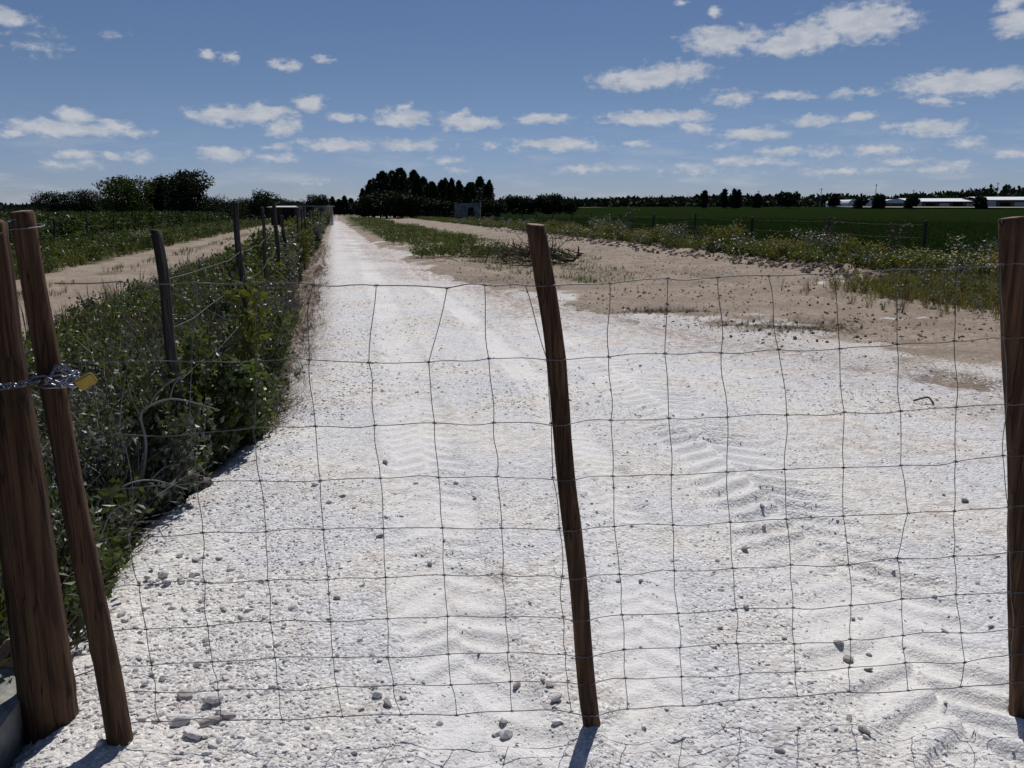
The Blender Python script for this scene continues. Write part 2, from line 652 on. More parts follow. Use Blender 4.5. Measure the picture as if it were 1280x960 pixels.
m_ground, t, b = material('soil')
co = t.coords()
n1 = t.noise(co, 0.7, 6, 0.6)
n3 = t.noise(co, 14, 5, 0.65)
n4 = t.noise(co, 90, 3, 0.6)
soil = t.mix(t.mapr(n1, 0.35, 0.65), (0.225, 0.180, 0.138), (0.335, 0.275, 0.212))
soil = t.mix(t.mapr(n3, 0.45, 0.62, 0, 0.7), soil, (0.17, 0.13, 0.10))
soil = t.mix(t.mapr(t.noise(co, 4.0, 5, 0.7, 0.6), 0.52, 0.66, 0, 0.5), soil, (0.15, 0.115, 0.088))
soil = t.mix(t.mapr(n4, 0.60, 0.70, 0, 0.6), soil, (0.12, 0.09, 0.07))
dryc = t.mix(n3, (0.10, 0.075, 0.05), (0.19, 0.15, 0.105))
soil = t.mix(t.math('MULTIPLY', t.attr('dry'), t.mapr(n3, 0.35, 0.6), clamp=True), soil, dryc)
gr = t.mix(t.mapr(n3, 0.35, 0.65), (0.045, 0.055, 0.018), (0.115, 0.11, 0.045))
gr = t.mix(t.mapr(t.noise(co, 2.3, 4), 0.5, 0.7), gr, (0.15, 0.125, 0.065))
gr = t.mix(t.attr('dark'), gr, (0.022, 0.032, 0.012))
gmask = t.mapr(t.math('ADD', t.attr('grass'), t.math('MULTIPLY_ADD', n3, 2.0, -1.0)), 0.40, 0.66)
base = t.mix(gmask, soil, gr)
smask = t.mapr(t.math('ADD', t.attr('spill'), t.math('MULTIPLY_ADD', t.noise(co, 35, 4, 0.7), 1.2, -0.6)), 0.42, 0.62)
base = t.mix(smask, base, (0.56, 0.54, 0.52))
t.put(b.inputs['Base Color'], base)
hgt = t.math('ADD', t.math('MULTIPLY', n3, 1.0), t.math('MULTIPLY', n4, 0.25))
t.put(b.inputs['Normal'], t.bump(hgt, 0.8, 0.03))
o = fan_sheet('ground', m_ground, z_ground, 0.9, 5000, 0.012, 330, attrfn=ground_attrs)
setp(o, kind='structure')
# ground behind the camera
mbk = MB()
mbk.add([(-4000, -4000, -.25), (4000, -4000, -.25), (4000, 60, -.25), (-4000, 60, -.25)], [[0, 1, 2, 3]])
setp(link('soil', mbk.mesh('soil', m_ground)), kind='structure')

# ------------------------------------------------------------------ gravel road
m_road, t, b = material('white_gravel')
co = t.coords()
v1 = t.voronoi(co, 55)
v1c = t.voronoi(co, 55, out='Color')
v2 = t.voronoi(co, 120)
nA = t.noise(co, 1.1, 5, 0.6)
nB = t.noise(co, 9, 5, 0.65)
nC = t.noise(co, 160, 3, 0.6)
press = t.attr('press')
colr = t.mix(t.mapr(nA, 0.38, 0.62), (0.655, 0.66, 0.675), (0.735, 0.715, 0.67))
sepc = t.node('ShaderNodeSeparateColor')
t.put(sepc.inputs[0], v1c)
grain = t.mapr(sepc.outputs[0], 0.0, 1.0, 0.80, 1.12, smooth=False)
grain = t.math('MULTIPLY', grain, t.mapr(nC, 0.3, 0.7, 0.90, 1.08))
flat = t.mix(press, (1, 1, 1), (1, 1, 1))
colr = t.mix(1.0, colr, grain, 'MULTIPLY')
colr = t.mix(t.math('MULTIPLY', press, 0.55), colr, (0.75, 0.745, 0.73))
dirt = t.mapr(t.math('ADD', nB, t.math('MULTIPLY', t.noise(co, 0.55, 3), 0.6)), 0.80, 1.02, 0, 0.6)
dirt = t.math('MULTIPLY', dirt, t.math('SUBTRACT', 1.0, t.math('MULTIPLY', press, 0.7)))
colr = t.mix(dirt, colr, (0.42, 0.355, 0.31))
colr = t.mix(t.math('MULTIPLY', t.attr('rim'), t.mapr(nB, 0.3, 0.6), clamp=True), colr, (0.33, 0.27, 0.235))
t.put(b.inputs['Base Color'], colr)
h1 = t.math('MULTIPLY', t.math('SUBTRACT', 1.0, t.math('MULTIPLY', v1, 1.3)), t.mapr(press, 0, 1, 1.0, 0.2))
h2 = t.math('MULTIPLY', v2, -0.35)
h3 = t.math('MULTIPLY', t.noise(co, 60, 5, 0.7), 1.1)
hh_ = t.math('ADD', t.math('ADD', h1, h2), h3)
t.put(b.inputs['Normal'], t.bump(hh_, 0.75, 0.011))


def road_mask(x, y):
    a, b_ = road_sd(x, y)
    return (a > -0.9) & (b_ > -3.0)


def road_attrs(x, y):
    z, p = z_road(x, y)
    a, b_ = road_sd(x, y)
    L, s = LS(x, y)
    rim = 0.75 * (1 - smoothstep(0.0, 0.5, a)) * smoothstep(6, 9, s)
    rim = np.maximum(rim, 1.0 * (1 - smoothstep(-0.3, 2.2, b_ + 1.6 * fbm(x, y, .8, 4, 66))))
    return {'press': p, 'rim': rim}


o = fan_sheet('gravel_road', m_road, lambda x, y: z_road(x, y)[0], 1.0, 130, 0.0042, 560, half=42, maskfn=road_mask, attrfn=road_attrs)
setp(o, kind='structure')

# ------------------------------------------------------------------ crop field
m_crop, t, b = material('crop_green')
co = t.coords()
nA = t.noise(co, 3.0, 5, 0.7)
nB = t.noise(co, 0.09, 4, 0.6)
c1 = t.mix(t.mapr(nA, 0.35, 0.65), (0.007, 0.015, 0.004), (0.017, 0.032, 0.009))
c1 = t.mix(t.mapr(nB, 0.4, 0.65, 0, .35), c1, (0.019, 0.030, 0.010))
t.put(b.inputs['Base Color'], c1)
b.inputs['Specular IOR Level'].default_value = 0
b.inputs['Roughness'].default_value = 1
t.put(b.inputs['Normal'], t.bump(t.noise(co, 6, 6, 0.8), 1.0, 0.25))


def field_mask(x, y):
    L, s = LS(x, y)
    return (L > 15.7) & (s < 330 + L * 0.0) & (s > -60) & (L < 420)


def field_z(x, y):
    L, s = LS(x, y)
    rise = smoothstep(15.6, 16.3, L)
    return z_ground(x, y) - 0.02 + rise * (0.26 + 0.16 * fbm(x, y, 2.4, 3, 71) + 0.10 * fbm(x, y, 0.4, 2, 72))


o = fan_sheet('crop_field', m_crop, field_z, 10, 450, 0.010, 330, half=45, maskfn=field_mask)
setp(o, kind='structure')

# pale mown strip at the far side of the field
m_straw, t, b = material('pale_straw')
t.put(b.inputs['Base Color'], t.mix(t.noise(t.coords(), 0.2, 4), (0.22, 0.19, 0.13), (0.34, 0.30, 0.22)))
mb = MB()
xs = np.linspace(120, 330, 40)
V = []
for x in xs:
    for yy in (300.0, 326.0):
        V.append((x, yy, float(z_ground(np.array([x]), np.array([yy]))[0]) + 0.75))
q = [[2 * i, 2 * i + 2, 2 * i + 3, 2 * i + 1] for i in range(len(xs) - 1)]
mb.add(V, [np.array(q)])
setp(link('far_farm_track', mb.mesh('far_farm_track', m_straw)), kind='structure')

# ------------------------------------------------------------------ scatter by geometry nodes (only for stuff)
def scatter(name, pts, rots, scls, meshes, label, cat):
    pts = np.asarray(pts)
    src = bpy.data.collections.new(name + '_sources')
    for k, me in enumerate(meshes):
        so = bpy.data.objects.new('%s_source_%02d' % (name, k), me)
        src.objects.link(so)
    idx = rng.integers(0, len(meshes), len(pts))
    me = np_mesh(name, pts, [], None, False, {'rot': rots, 'scl': scls, 'pick': idx.astype(float)})
    ng = bpy.data.node_groups.new(name + '_nodes', 'GeometryNodeTree')
    ng.interface.new_socket('Geometry', in_out='INPUT', socket_type='NodeSocketGeometry')
    ng.interface.new_socket('Geometry', in_out='OUTPUT', socket_type='NodeSocketGeometry')
    N = ng.nodes
    gi = N.new('NodeGroupInput')
    go = N.new('NodeGroupOutput')
    ci = N.new('GeometryNodeCollectionInfo')
    ci.inputs['Collection'].default_value = src
    ci.inputs['Separate Children'].default_value = True
    ci.inputs['Reset Children'].default_value = True
    ip = N.new('GeometryNodeInstanceOnPoints')
    ip.inputs['Pick Instance'].default_value = True

    def at(nm, ty):
        a = N.new('GeometryNodeInputNamedAttribute')
        a.data_type = ty
        a.inputs['Name'].default_value = nm
        return a.outputs['Attribute']
    fi = N.new('FunctionNodeFloatToInt')
    ng.links.new(at('pick', 'FLOAT'), fi.inputs[0])
    ng.links.new(gi.outputs[0], ip.inputs['Points'])
    ng.links.new(ci.outputs[0], ip.inputs['Instance'])
    ng.links.new(fi.outputs[0], ip.inputs['Instance Index'])
    er = N.new('FunctionNodeEulerToRotation')
    ng.links.new(at('rot', 'FLOAT_VECTOR'), er.inputs[0])
    ng.links.new(er.outputs[0], ip.inputs['Rotation'])
    ng.links.new(at('scl', 'FLOAT'), ip.inputs['Scale'])
    ng.links.new(ip.outputs[0], go.inputs[0])
    o = link(name, me)
    md = o.modifiers.new('scatter', 'NODES')
    md.node_group = ng
    setp(o, label, cat, kind='stuff')
    return o


# ------------------------------------------------------------------ stones
m_stone, t, b = material('pale_limestone')
co = t.coords()
rnd = t.node('ShaderNodeObjectInfo').outputs['Random']
cs = t.mix(rnd, (0.60, 0.585, 0.57), (0.78, 0.765, 0.75))
cs = t.mix(t.mapr(t.noise(co, 1.6, 4), 0.45, 0.7, 0, 0.6), cs, (0.50, 0.46, 0.43))
t.put(b.inputs['Base Color'], cs)
t.put(b.inputs['Normal'], t.bump(t.noise(co, 6, 5, 0.7), 0.35, 0.15))
m_stone_d, t, b = material('grey_stone')
co = t.coords()
t.put(b.inputs['Base Color'], t.mix(t.noise(co, 2, 4), (0.26, 0.235, 0.225), (0.46, 0.43, 0.41)))
t.put(b.inputs['Normal'], t.bump(t.noise(co, 6, 5, 0.7), 0.4, 0.15))


def stone_mesh(name, sub, seed, mat, flatness=0.6, ang=0.9):
    r = np.random.default_rng(seed)
    bm = bmesh.new()
    bmesh.ops.create_icosphere(bm, subdivisions=sub, radius=1.0)
    V = np.array([v.co[:] for v in bm.verts])
    # angular pebble: clip by a few random planes
    for k in range(7):
        n = r.standard_normal(3)
        n /= np.linalg.norm(n)
        dd = r.uniform(0.45, 0.85)
        h = V @ n - dd
        V = V - np.clip(h, 0, None)[:, None] * n * ang
    V *= np.array([r.uniform(0.8, 1.25), r.uniform(0.6, 0.95), flatness * r.uniform(0.75, 1.15)])
    V += r.standard_normal(V.shape) * 0.03
    for v, c in zip(bm.verts, V):
        v.co = c
    me = bpy.data.meshes.new(name)
    bm.to_mesh(me)
    bm.free()
    me.materials.append(mat)
    return me


peb = [stone_mesh('pebble', 1, 100 + k, m_stone, 0.36) for k in range(11)] + [stone_mesh('pebble', 1, 140, m_stone)]


def gravel_points(n, y0, y1, smin, smax, seed):
    r = np.random.default_rng(seed)
    out = []
    tot = 0
    while tot < n:
        d = np.exp(r.uniform(math.log(y0), math.log(y1), n * 2))
        a = np.radians(r.uniform(-40, 40, n * 2))
        x = np.tan(a) * d
        y = d
        ea, eb = road_sd(x, y)
        z, p = z_road(x, y)
        L, s = LS(x, y)
        clump = fbm(x, y, 0.9, 3, 91) + 0.35 * fbm(x, y, 5, 2, 92)
        pr = np.clip(0.5 + clump * 1.1, 0.10, 1)
        pr = pr * (1 - 0.82 * p)
        pr = pr * np.where(ea < 0.9, 1.5, 0.75)
        pr = pr * np.clip(1 + eb / 2.5, 0, 1)
        keep = (ea > -0.15) & (eb > -2.4) & (r.random(n * 2) < pr)
        z = np.where(eb < 0.1, np.maximum(z, z_ground(x, y)), z)
        out.append(np.stack([x, y, z], 1)[keep])
        tot += keep.sum()
    P = np.concatenate(out)[:n]
    sz = smin + (smax - smin) * r.random(n) ** 3.2
    rots = np.stack([r.uniform(-.5, .5, n), r.uniform(-.5, .5, n), r.uniform(0, 2 * PI, n)], 1)
    P[:, 2] += sz * 0.02
    return P, rots, sz


P, R_, S_ = gravel_points(34000, 1.9, 7.5, 0.0035, 0.0125, 1)
scatter('loose_gravel', P, R_, S_, peb, 'crushed white gravel strewn over the near part of the road', 'gravel')
P, R_, S_ = gravel_points(14000, 6.5, 24, 0.007, 0.024, 2)
scatter('far_gravel', P, R_, S_, peb, 'crushed white gravel strewn over the far part of the road', 'gravel')

r5 = np.random.default_rng(555)
P, R_, S_ = gravel_points(60000, 1.9, 7.0, 0.010, 0.026, 5)
ea_, eb_ = road_sd(P[:, 0], P[:, 1])
bp = G(940, 780)
blob_ = np.exp(-((P[:, 0] - bp[0]) / .30) ** 2 - ((P[:, 1] - bp[1]) / .7) ** 2)
kk = (r5.random(len(P)) < np.clip(0.20 * np.exp(-(ea_ / 0.75) ** 2) + 0.02 + 0.10 * blob_, 0, 1)) & (ea_ > 0)
scatter('coarse_gravel', P[kk], R_[kk], S_[kk] * 0.8, [stone_mesh('pebble', 1, 160 + k, m_stone, 0.5) for k in range(8)], 'coarser pale gravel heaped along the left edge of the road', 'gravel')
stones = [stone_mesh('stone', 2, 200 + k, m_stone, 0.62) for k in range(6)]
stones_g = [stone_mesh('stone', 2, 230 + k, m_stone_d, 0.6) for k in range(3)]


def put_stone(px, py, size_px, label, group=None, me=None, grey=False, sink=0.15):
    g = G(px, py)
    z = float(z_road(np.array([g[0]]), np.array([g[1]]))[0][0])
    g = G(px, py, z)
    dist = math.hypot(g[1], H)
    r_ = size_px / F * dist / 2
    me = me or random.choice(stones_g if grey else stones)
    o = link('stone', me, loc=(g[0], g[1], z + r_ * (0.5 - sink)), rot=(random.uniform(-.3, .3), random.uniform(-.3, .3), random.uniform(0, 6.28)), scale=(r_, r_, r_))
    setp(o, label, 'stone', group)
    return o


NAMED = [
    (226, 905, 26, 'rounded pale stone at the left end of the pile by the gate pole foot', False),
    (241, 921, 26, 'largest whitish stone in front of the pile beside the gate pole foot', False),
    (264, 905, 24, 'flat grey stone lying just left of the bottom gate wire', True),
    (283, 897, 20, 'brownish grey stone at the right end of the small pile by the gate pole', True),
    (268, 878, 26, 'wide pale stone sitting on top of the pile by the gate pole', False),
    (231, 873, 22, 'greyish stone at the top of the pile by the gate pole', True),
    (696, 875, 18, 'pale blocky stone just left of the middle pole near the bottom wire', False),
    (633, 920, 20, 'upright pale stone below the bottom wire left of the middle pole', False),
    (621, 918, 14, 'narrow pale stone leaning left of the upright stone below the bottom wire', False),
    (695, 904, 15, 'slanted pale stone lying between the bottom wire and the middle pole foot', False),
    (629, 904, 11, 'small grey stone above the upright stone below the bottom wire', True),
    (646, 859, 13, 'grey stone on the gravel beneath the lowest mesh row left of the middle pole', True),
    (687, 858, 11, 'dark small stone up from the pale blocky stone by the middle pole', True),
    (472, 870, 14, 'pale flat stone lying on the bottom wire left of centre', False),
    (485, 880, 15, 'long flat grey stone near the bottom wire left of centre', True),
    (504, 873, 12, 'pale stone right of the long flat stone near the bottom wire', False),
    (1048, 806, 15, 'dark reddish stone in the gravel at right of the gate', True),
    (1060, 826, 15, 'reddish stone below its darker neighbour in the gravel at right', True),
    (1085, 838, 10, 'small dark stone right of the two reddish stones', True),
    (931, 687, 11, 'single dark stone in the middle of the right wheel track', True),
    (1206, 627, 11, 'dark stone alone on smooth gravel near the right post', True),
    (421, 749, 10, 'grey stone alone on the left part of the gravel road', True),
    (475, 672, 10, 'dark stone on the gravel in the left wheel track', True),
    (482, 579, 9, 'small dark stone farther up the left wheel track', True),
    (1272, 890, 18, 'reddish stone at the foot of the right post', True),
    (1080, 915, 20, 'brown flat stone below the bottom wire at right', True),
    (975, 941, 14, 'dark grey stone at the bottom of the picture right of the middle pole', True),
    (1062, 900, 12, 'thin reddish stone above the brown flat stone at right', True),
]
for px, py, sz, lb, gy in NAMED:
    put_stone(px, py, sz, lb, None, None, gy)
rs = random.Random(5)
cnt = 0
while cnt < 210:
    if cnt < 150:
        px = rs.gauss(225, 70)
        py = rs.uniform(690, 935)
    else:
        px = rs.uniform(160, 1250)
        py = rs.uniform(600, 955)
    g = G(px, py)
    ea, eb = road_sd(g[0], g[1])
    if ea < 0.02 or px > 1270:
        continue
    if px < 420:
        put_stone(px, py, rs.uniform(6, 14), 'loose pale stone among the heaped gravel at the left edge of the road', 'loose stones at the left road edge', sink=0.38)
    else:
        put_stone(px, py, rs.uniform(6, 11), 'small loose pale stone scattered on the open gravel road', 'small stones scattered on the road', sink=0.25, grey=rs.random() < 0.25)
    cnt += 1

# ------------------------------------------------------------------ wood
def wood_mat(name, c_dark, c_light, spec=0.2):
    m, t, b = material(name)
    co = t.coords()
    g1 = t.noise(t.mapping(co, (38, 38, 1.6)), 1.0, 6, 0.65, 0.4)
    g2 = t.noise(t.mapping(co, (110, 110, 3.0)), 1.0, 4, 0.6)
    blot = t.noise(t.mapping(co, (5, 5, 2.0)), 1.0, 4, 0.6)
    c = t.mix(t.mapr(g1, 0.35, 0.65), c_dark, c_light)
    c = t.mix(t.mapr(g2, 0.55, 0.7, 0, 0.7), c, tuple(x * 0.4 for x in c_dark))
    c = t.mix(t.mapr(blot, 0.5, 0.72, 0, 0.55), c, tuple(x * 0.55 for x in c_dark))
    crack = t.mapr(t.noise(t.mapping(co, (26, 26, 0.8)), 1.0, 3, 0.5), 0.485, 0.5, 0, 1)
    crack2 = t.mapr(t.noise(t.mapping(co, (26, 26, 0.8)), 1.0, 3, 0.5), 0.5, 0.515, 1, 0)
    cr = t.math('MULTIPLY', crack, crack2)
    c = t.mix(t.math('MULTIPLY', cr, 0.7), c, (0.012, 0.008, 0.006))
    t.put(b.inputs['Base Color'], c)
    b.inputs['Roughness'].default_value = 0.8
    b.inputs['Specular IOR Level'].default_value = spec
    t.put(b.inputs['Normal'], t.bump(t.math('SUBTRACT', t.math('ADD', g1, t.math('MULTIPLY', g2, 0.4)), cr), 0.7, 0.006))
    return m


m_wood = wood_mat('brown_pole_wood', (0.036, 0.019, 0.011), (0.125, 0.070, 0.038))
m_wood_end, t, b = material('sawn_pole_end')
t.put(b.inputs['Base Color'], t.mix(t.noise(t.coords(), 30, 4), (0.20, 0.14, 0.10), (0.34, 0.26, 0.19)))
m_old = wood_mat('weathered_post_wood', (0.020, 0.018, 0.017), (0.070, 0.064, 0.062))


def round_pole(p0, p1, r0, r1, name, mat, parent=None, seed=0, sides=20, bend=0.006, knots=3, flat_top=True, rough=0.03, pointed=False):
    """a peeled round pole from p0 (ground) to p1 (top), slightly crooked; returns the mesh object at p0"""
    p0 = np.array(p0, float)
    p1 = np.array(p1, float)
    n = 34
    r = np.random.default_rng(seed)
    tt = np.linspace(0, 1, n)
    ax = (p1 - p0)
    P = tt[:, None] * ax
    ph = r.uniform(0, 6, 4)
    P[:, 0] += bend * (np.sin(tt * 5 + ph[0]) - np.sin(ph[0])) + bend * .5 * np.sin(tt * 13 + ph[1])
    P[:, 1] += bend * (np.sin(tt * 4 + ph[2]) - np.sin(ph[2]))
    R = r0 + (r1 - r0) * tt
    R = R * (1 + 0.02 * np.sin(tt * 17 + ph[3]) + 0.012 * r.standard_normal(n))
    kn = [(r.uniform(0.1, 0.95), r.uniform(0, 2 * PI), r.uniform(0.06, 0.13)) for _ in range(knots)]
    Ln = np.linalg.norm(ax)
    ang = np.arange(sides) * 2 * PI / sides
    V = []
    oval = 1 + 0.06 * np.cos(2 * ang + ph[0])
    lump = r.standard_normal(sides) * rough
    # drying cracks: narrow grooves along part of the length, most of them on the near side
    cracks = [(int(sides * (0.75 + r.uniform(-.2, .2))) % sides, r.uniform(0.0, 0.6), r.uniform(0.2, 0.5), r.uniform(.10, .2)) for _ in range(3 if sides > 16 else 1)]
    for i in range(n):
        rad = R[i] * oval * (1 + lump)
        for (ck, c0, cl, cd) in cracks:
            inside = max(0.0, math.sin(PI * min(1.0, max(0.0, (tt[i] - c0) / cl))))
            rad = rad.copy()
            rad[(ck + (1 if tt[i] - c0 > cl * 0.55 else 0)) % sides] *= 1 - cd * inside ** 0.5
        for (kt, ka, kh) in kn:
            dt = (tt[i] - kt) * Ln / 0.035
            da = (np.angle(np.exp(1j * (ang - ka)))) / 0.5
            rad = rad * (1 + kh * np.exp(-dt * dt - da * da))
        V.append(np.stack([P[i, 0] + np.cos(ang) * rad, P[i, 1] + np.sin(ang) * rad, np.full(sides, P[i, 2])], 1))
    # bevelled top
    top = P[-1] + np.array([0, 0, R[-1] * 0.14])
    ring = np.stack([top[0] + np.cos(ang) * R[-1] * 0.86 * oval, top[1] + np.sin(ang) * R[-1] * 0.86 * oval, top[2] + R[-1] * 0.10 * np.cos(ang + ph[1])], 1)
    V.append(ring)
    V.append(np.array([[top[0], top[1], top[2] + 0.002]]))
    V = np.concatenate(V)
    i = np.arange(n)[:, None]
    j = np.arange(sides)[None, :]
    j2 = (j + 1) % sides
    q = np.stack([i * sides + j, i * sides + j2, (i + 1) * sides + j2, (i + 1) * sides + j], -1).reshape(-1, 4)
    jj = np.arange(sides)
    b_ = n * sides
    tri = np.stack([b_ + jj, b_ + (jj + 1) % sides, np.full(sides, b_ + sides)], 1)
    me = np_mesh(name, V, [q, tri], mat, True)
    me.materials.append(m_wood_end if mat is m_wood else mat)
    mi = np.zeros(len(q) + len(tri), np.int32)
    mi[len(q):] = 1
    me.polygons.foreach_set('material_index', mi)
    sm = np.ones(len(mi), bool)
    sm[len(q):] = False
    me.polygons.foreach_set('use_smooth', sm)
    o = link(name, me, loc=tuple(p0))
    if parent:
        o.parent = parent
        o.location = tuple(p0 - np.array(parent.location))
    return o


# gate line: left pole foot, middle pole foot, right post foot
gL = G(152, 937)
gM = G(742, 914)
gR = G(1296, 892)
Y_L, Y_M, Y_R = gL[1], gM[1], gR[1]


def gate_y(x):
    return np.interp(x, [-3, gL[0], gM[0], gR[0], 4], [Y_L - 0.06, Y_L, Y_M, Y_R, Y_R + 0.12])


def gate_pt(px, py):
    d = raydir(px, py)
    Y = 2.4
    for _ in range(6):
        X = d[0] * Y / d[1]
        Y = float(gate_y(X))
    return np.array([X, Y, H + d[2] * Y / d[1]])


# thick post the gate is chained to
pt = G(66, 908)
top = at_dist(-24, 279, pt[1])
post_thick = round_pole((pt[0], pt[1], -0.12), top, 0.079, 0.062, 'gate_post', m_wood, seed=3, sides=44, bend=0.003, knots=4)
setp(post_thick, 'thickest brown wooden post at the left edge, the gate is chained to it', 'post')

gate = empty('wire_gate', (gM[0], gM[1], 0))
setp(gate, 'wire mesh gate stretched between a slim pole and the right post across the white road', 'gate')
o = round_pole((gL[0], gL[1], 0.0), at_dist(31, 266, Y_L), 0.038, 0.0315, 'end_pole', m_wood, gate, seed=12, sides=34, bend=0.004, knots=4)
o['label'] = 'slim round end pole leaning beside the thick post'
o = round_pole((gM[0], gM[1], 0.0), at_dist(667, 282, Y_M), 0.0275, 0.0275, 'middle_pole', m_wood, gate, seed=23, sides=30, bend=0.008, knots=6, rough=0.05)
o['label'] = 'crooked middle pole leaning to the left'
post_r = round_pole((gR[0] - 0.01, gR[1] + 0.035, -0.1), at_dist(1267, 274, Y_R + 0.035), 0.046, 0.036, 'gate_post', m_wood, seed=31, sides=34, bend=0.006, knots=4)
setp(post_r, 'brown wooden post at the right edge with a sloping cut top', 'post')

# ------------------------------------------------------------------ gate mesh: junctions of the woven wire
m_wire, t, b = material('galvanised_wire')
b.inputs['Metallic'].default_value = 0.55
b.inputs['Roughness'].default_value = 0.5
t.put(b.inputs['Base Color'], t.mix(t.mapr(t.noise(t.coords(), 14, 3), 0.4, 0.65), (0.16, 0.165, 0.175), (0.09, 0.085, 0.085)))
m_oldwire, t, b = material('old_grey_wire')
b.inputs['Metallic'].default_value = 0.4
b.inputs['Roughness'].default_value = 0.6
b.inputs['Base Color'].default_value = (0.20, 0.20, 0.21, 1)

ROWS = [
    # x of the columns (c0..c15) and y for each row; None where the wires do not meet
    [(150, 352), (245, 353), (325, 354), (392, 355), (470, 357), (559, 360), (606, 356), (657, 357), (762, 354), (834, 348), (897, 347), (962, 345), (1041, 343), (1118, 337), (1197, 334), (1250, 331)],
    [(158, 453), (240, 452), (320, 451), (386, 450), (462, 452), (536, 452), (611, 448), (683, 447), (761, 446), (831, 442), (901, 441), (973, 437), (1050, 436), (1123, 431), (1195, 427), (1254, 423)],
    [(150, 542), (238, 543), (316, 535), (394, 533), (469, 531), (543, 529), (617, 529), (689, 528), (764, 526), (836, 523), (909, 521), (982, 518), (1055, 515), (1126, 514), (1195, 509), (1257, 505)],
    [(167, 609), (246, 604), (325, 601), (400, 601), (475, 598), (548, 597), (621, 597), (691, 597), (766, 595), (839, 593), (909, 590), (981, 587), (1054, 584), (1126, 582), (1195, 577), (1259, 572)],
    [(160, 670), (252, 667), (332, 665), (404, 662), (479, 661), (553, 660), (627, 660), (699, 660), (768, 658), (841, 656), (913, 653), (983, 649), (1055, 646), (1137, 643), (1193, 639), (1260, 634)],
    [(172, 733), (256, 728), (334, 726), (410, 724), (482, 722), (555, 720), (628, 719), (703, 719), (774, 717), (843, 713), (916, 710), (989, 707), (1059, 704), (1123, 699), (1191, 694), (1264, 691)],
    [(184, 785), (260, 782), (337, 779), (413, 777), (484, 775), (559, 773), (632, 771), (704, 770), (777, 767), (847, 765), (920, 761), (990, 758), (1061, 754), (1127, 748), (1197, 745), (1264, 741)],
    [(191, 830), (266, 826), (343, 823), (416, 822), (485, 821), (560, 819), (635, 816), (707, 816), (780, 812), (850, 810), (922, 806), (992, 804), (1063, 799), (1129, 794), (1199, 789), (1266, 785)],
    [(196, 863), (272, 863), (348, 861), (421, 858), (492, 857), (564, 854), (638, 852), (710, 852), (782, 849), (852, 846), (925, 842), (995, 840), (1063, 836), (1132, 829), (1204, 826), (1266, 819)],
    [(199, 902), (275, 901), (353, 899), (428, 896), (501, 894), (571, 892), (640, 890), (714, 889), (784, 886), (854, 882), (925, 877), (998, 872), (1063, 867), (1135, 863), (1199, 857), (1267, 853)],
]
ENDL = [(68, 354), (83, 452), (98, 545), (112, 612), (122, 676), (130, 738), (138, 789), (146, 833), (152, 868), (158, 906)]
ENDR = [(1300, 328), (1302, 420), (1303, 502), (1304, 569), (1305, 630), (1306, 687), (1307, 738), (1308, 780), (1308, 815), (1309, 850)]
wr = np.random.default_rng(77)
node3 = []
for r_i, row in enumerate(ROWS):
    pts = [gate_pt(*p) for p in row]
    for p in pts:
        p[1] += wr.normal(0, 0.006)
    node3.append(pts)


def wiggle(a, b, amp, k=5):
    """points from a to b (b left out) with a soft bulge"""
    t_ = np.linspace(0, 1, k, endpoint=False)
    u = wr.normal(0, amp, 3)
    v = wr.normal(0, amp * 0.5, 3)
    return a + (b - a) * t_[:, None] + np.sin(t_ * PI)[:, None] * u + np.sin(t_ * 2 * PI)[:, None] * v


def rel(P, parent):
    return np.asarray(P) - np.array(parent.location)


for r_i in range(10):
    chain = [gate_pt(*ENDL[r_i])] + node3[r_i] + [gate_pt(*ENDR[r_i])]
    # wires pass in front of the middle pole and behind nothing: pull them to the camera side of it
    pts = []
    for a, c in zip(chain[:-1], chain[1:]):
        pts.append(wiggle(a, c, 0.0028 if r_i else 0.004))
    pts.append(chain[-1][None])
    P = np.concatenate(pts)
    zc = P[:, 2]
    xm = np.interp(zc, [0, 1.56], [gM[0], at_dist(667, 282, Y_M)[0]])
    P[:, 1] -= 0.030 * np.exp(-((P[:, 0] - xm) / 0.05) ** 2)
    mb = MB()
    mb.tube(rel(P, gate), 0.00165 if r_i in (0, 9) else 0.00135, 5)
    link('horizontal_wire', mb.mesh('horizontal_wire', m_wire, True), gate)
for c_i in range(16):
    col = [node3[r_][c_i] for r_ in range(10)]
    pts = []
    for k_, (a, c) in enumerate(zip(col[:-1], col[1:])):
        pts.append(wiggle(a, c, 0.0045 if k_ < 2 else 0.0028, 6))
    pts.append(col[-1][None])
    P = np.concatenate(pts)
    P[:, 1] += 0.0015
    mb = MB()
    mb.tube(rel(P, gate), 0.00125, 5)
    link('vertical_wire', mb.mesh('vertical_wire', m_wire, True), gate)
# knots where the wires cross: one short coil mesh shared by all
mb = MB()
tt = np.linspace(0, 1, 26)
mb.tube(np.stack([(tt - 0.5) * 0.012, 0.0028 * np.cos(tt * 6 * PI), 0.0028 * np.sin(tt * 6 * PI)], 1), 0.0011, 4)
kn_me = mb.mesh('knot', m_wire, True)
for r_i in range(10):
    for c_i in range(16):
        if c_i == 7 and r_i < 2:
            continue
        p = rel(node3[r_i][c_i], gate)
        link('knot', kn_me, gate, loc=tuple(p), rot=(wr.uniform(0, 6), wr.normal(0, .1), wr.normal(0, .2)))
# staples / binding wire on the poles
for (px, py) in ((672, 356), (712, 660), (726, 770), (739, 889)):
    c = gate_pt(px, py) - np.array([0, 0.029, 0])
    mb = MB()
    a = np.linspace(0, PI, 8)
    mb.tube(rel(np.stack([c[0] + 0.006 * np.cos(a), np.full(8, c[1]) - 0.002, c[2] + 0.006 * np.sin(a)], 1), gate), 0.0012, 4)
    link('staple', mb.mesh('staple', m_wire, True), gate)

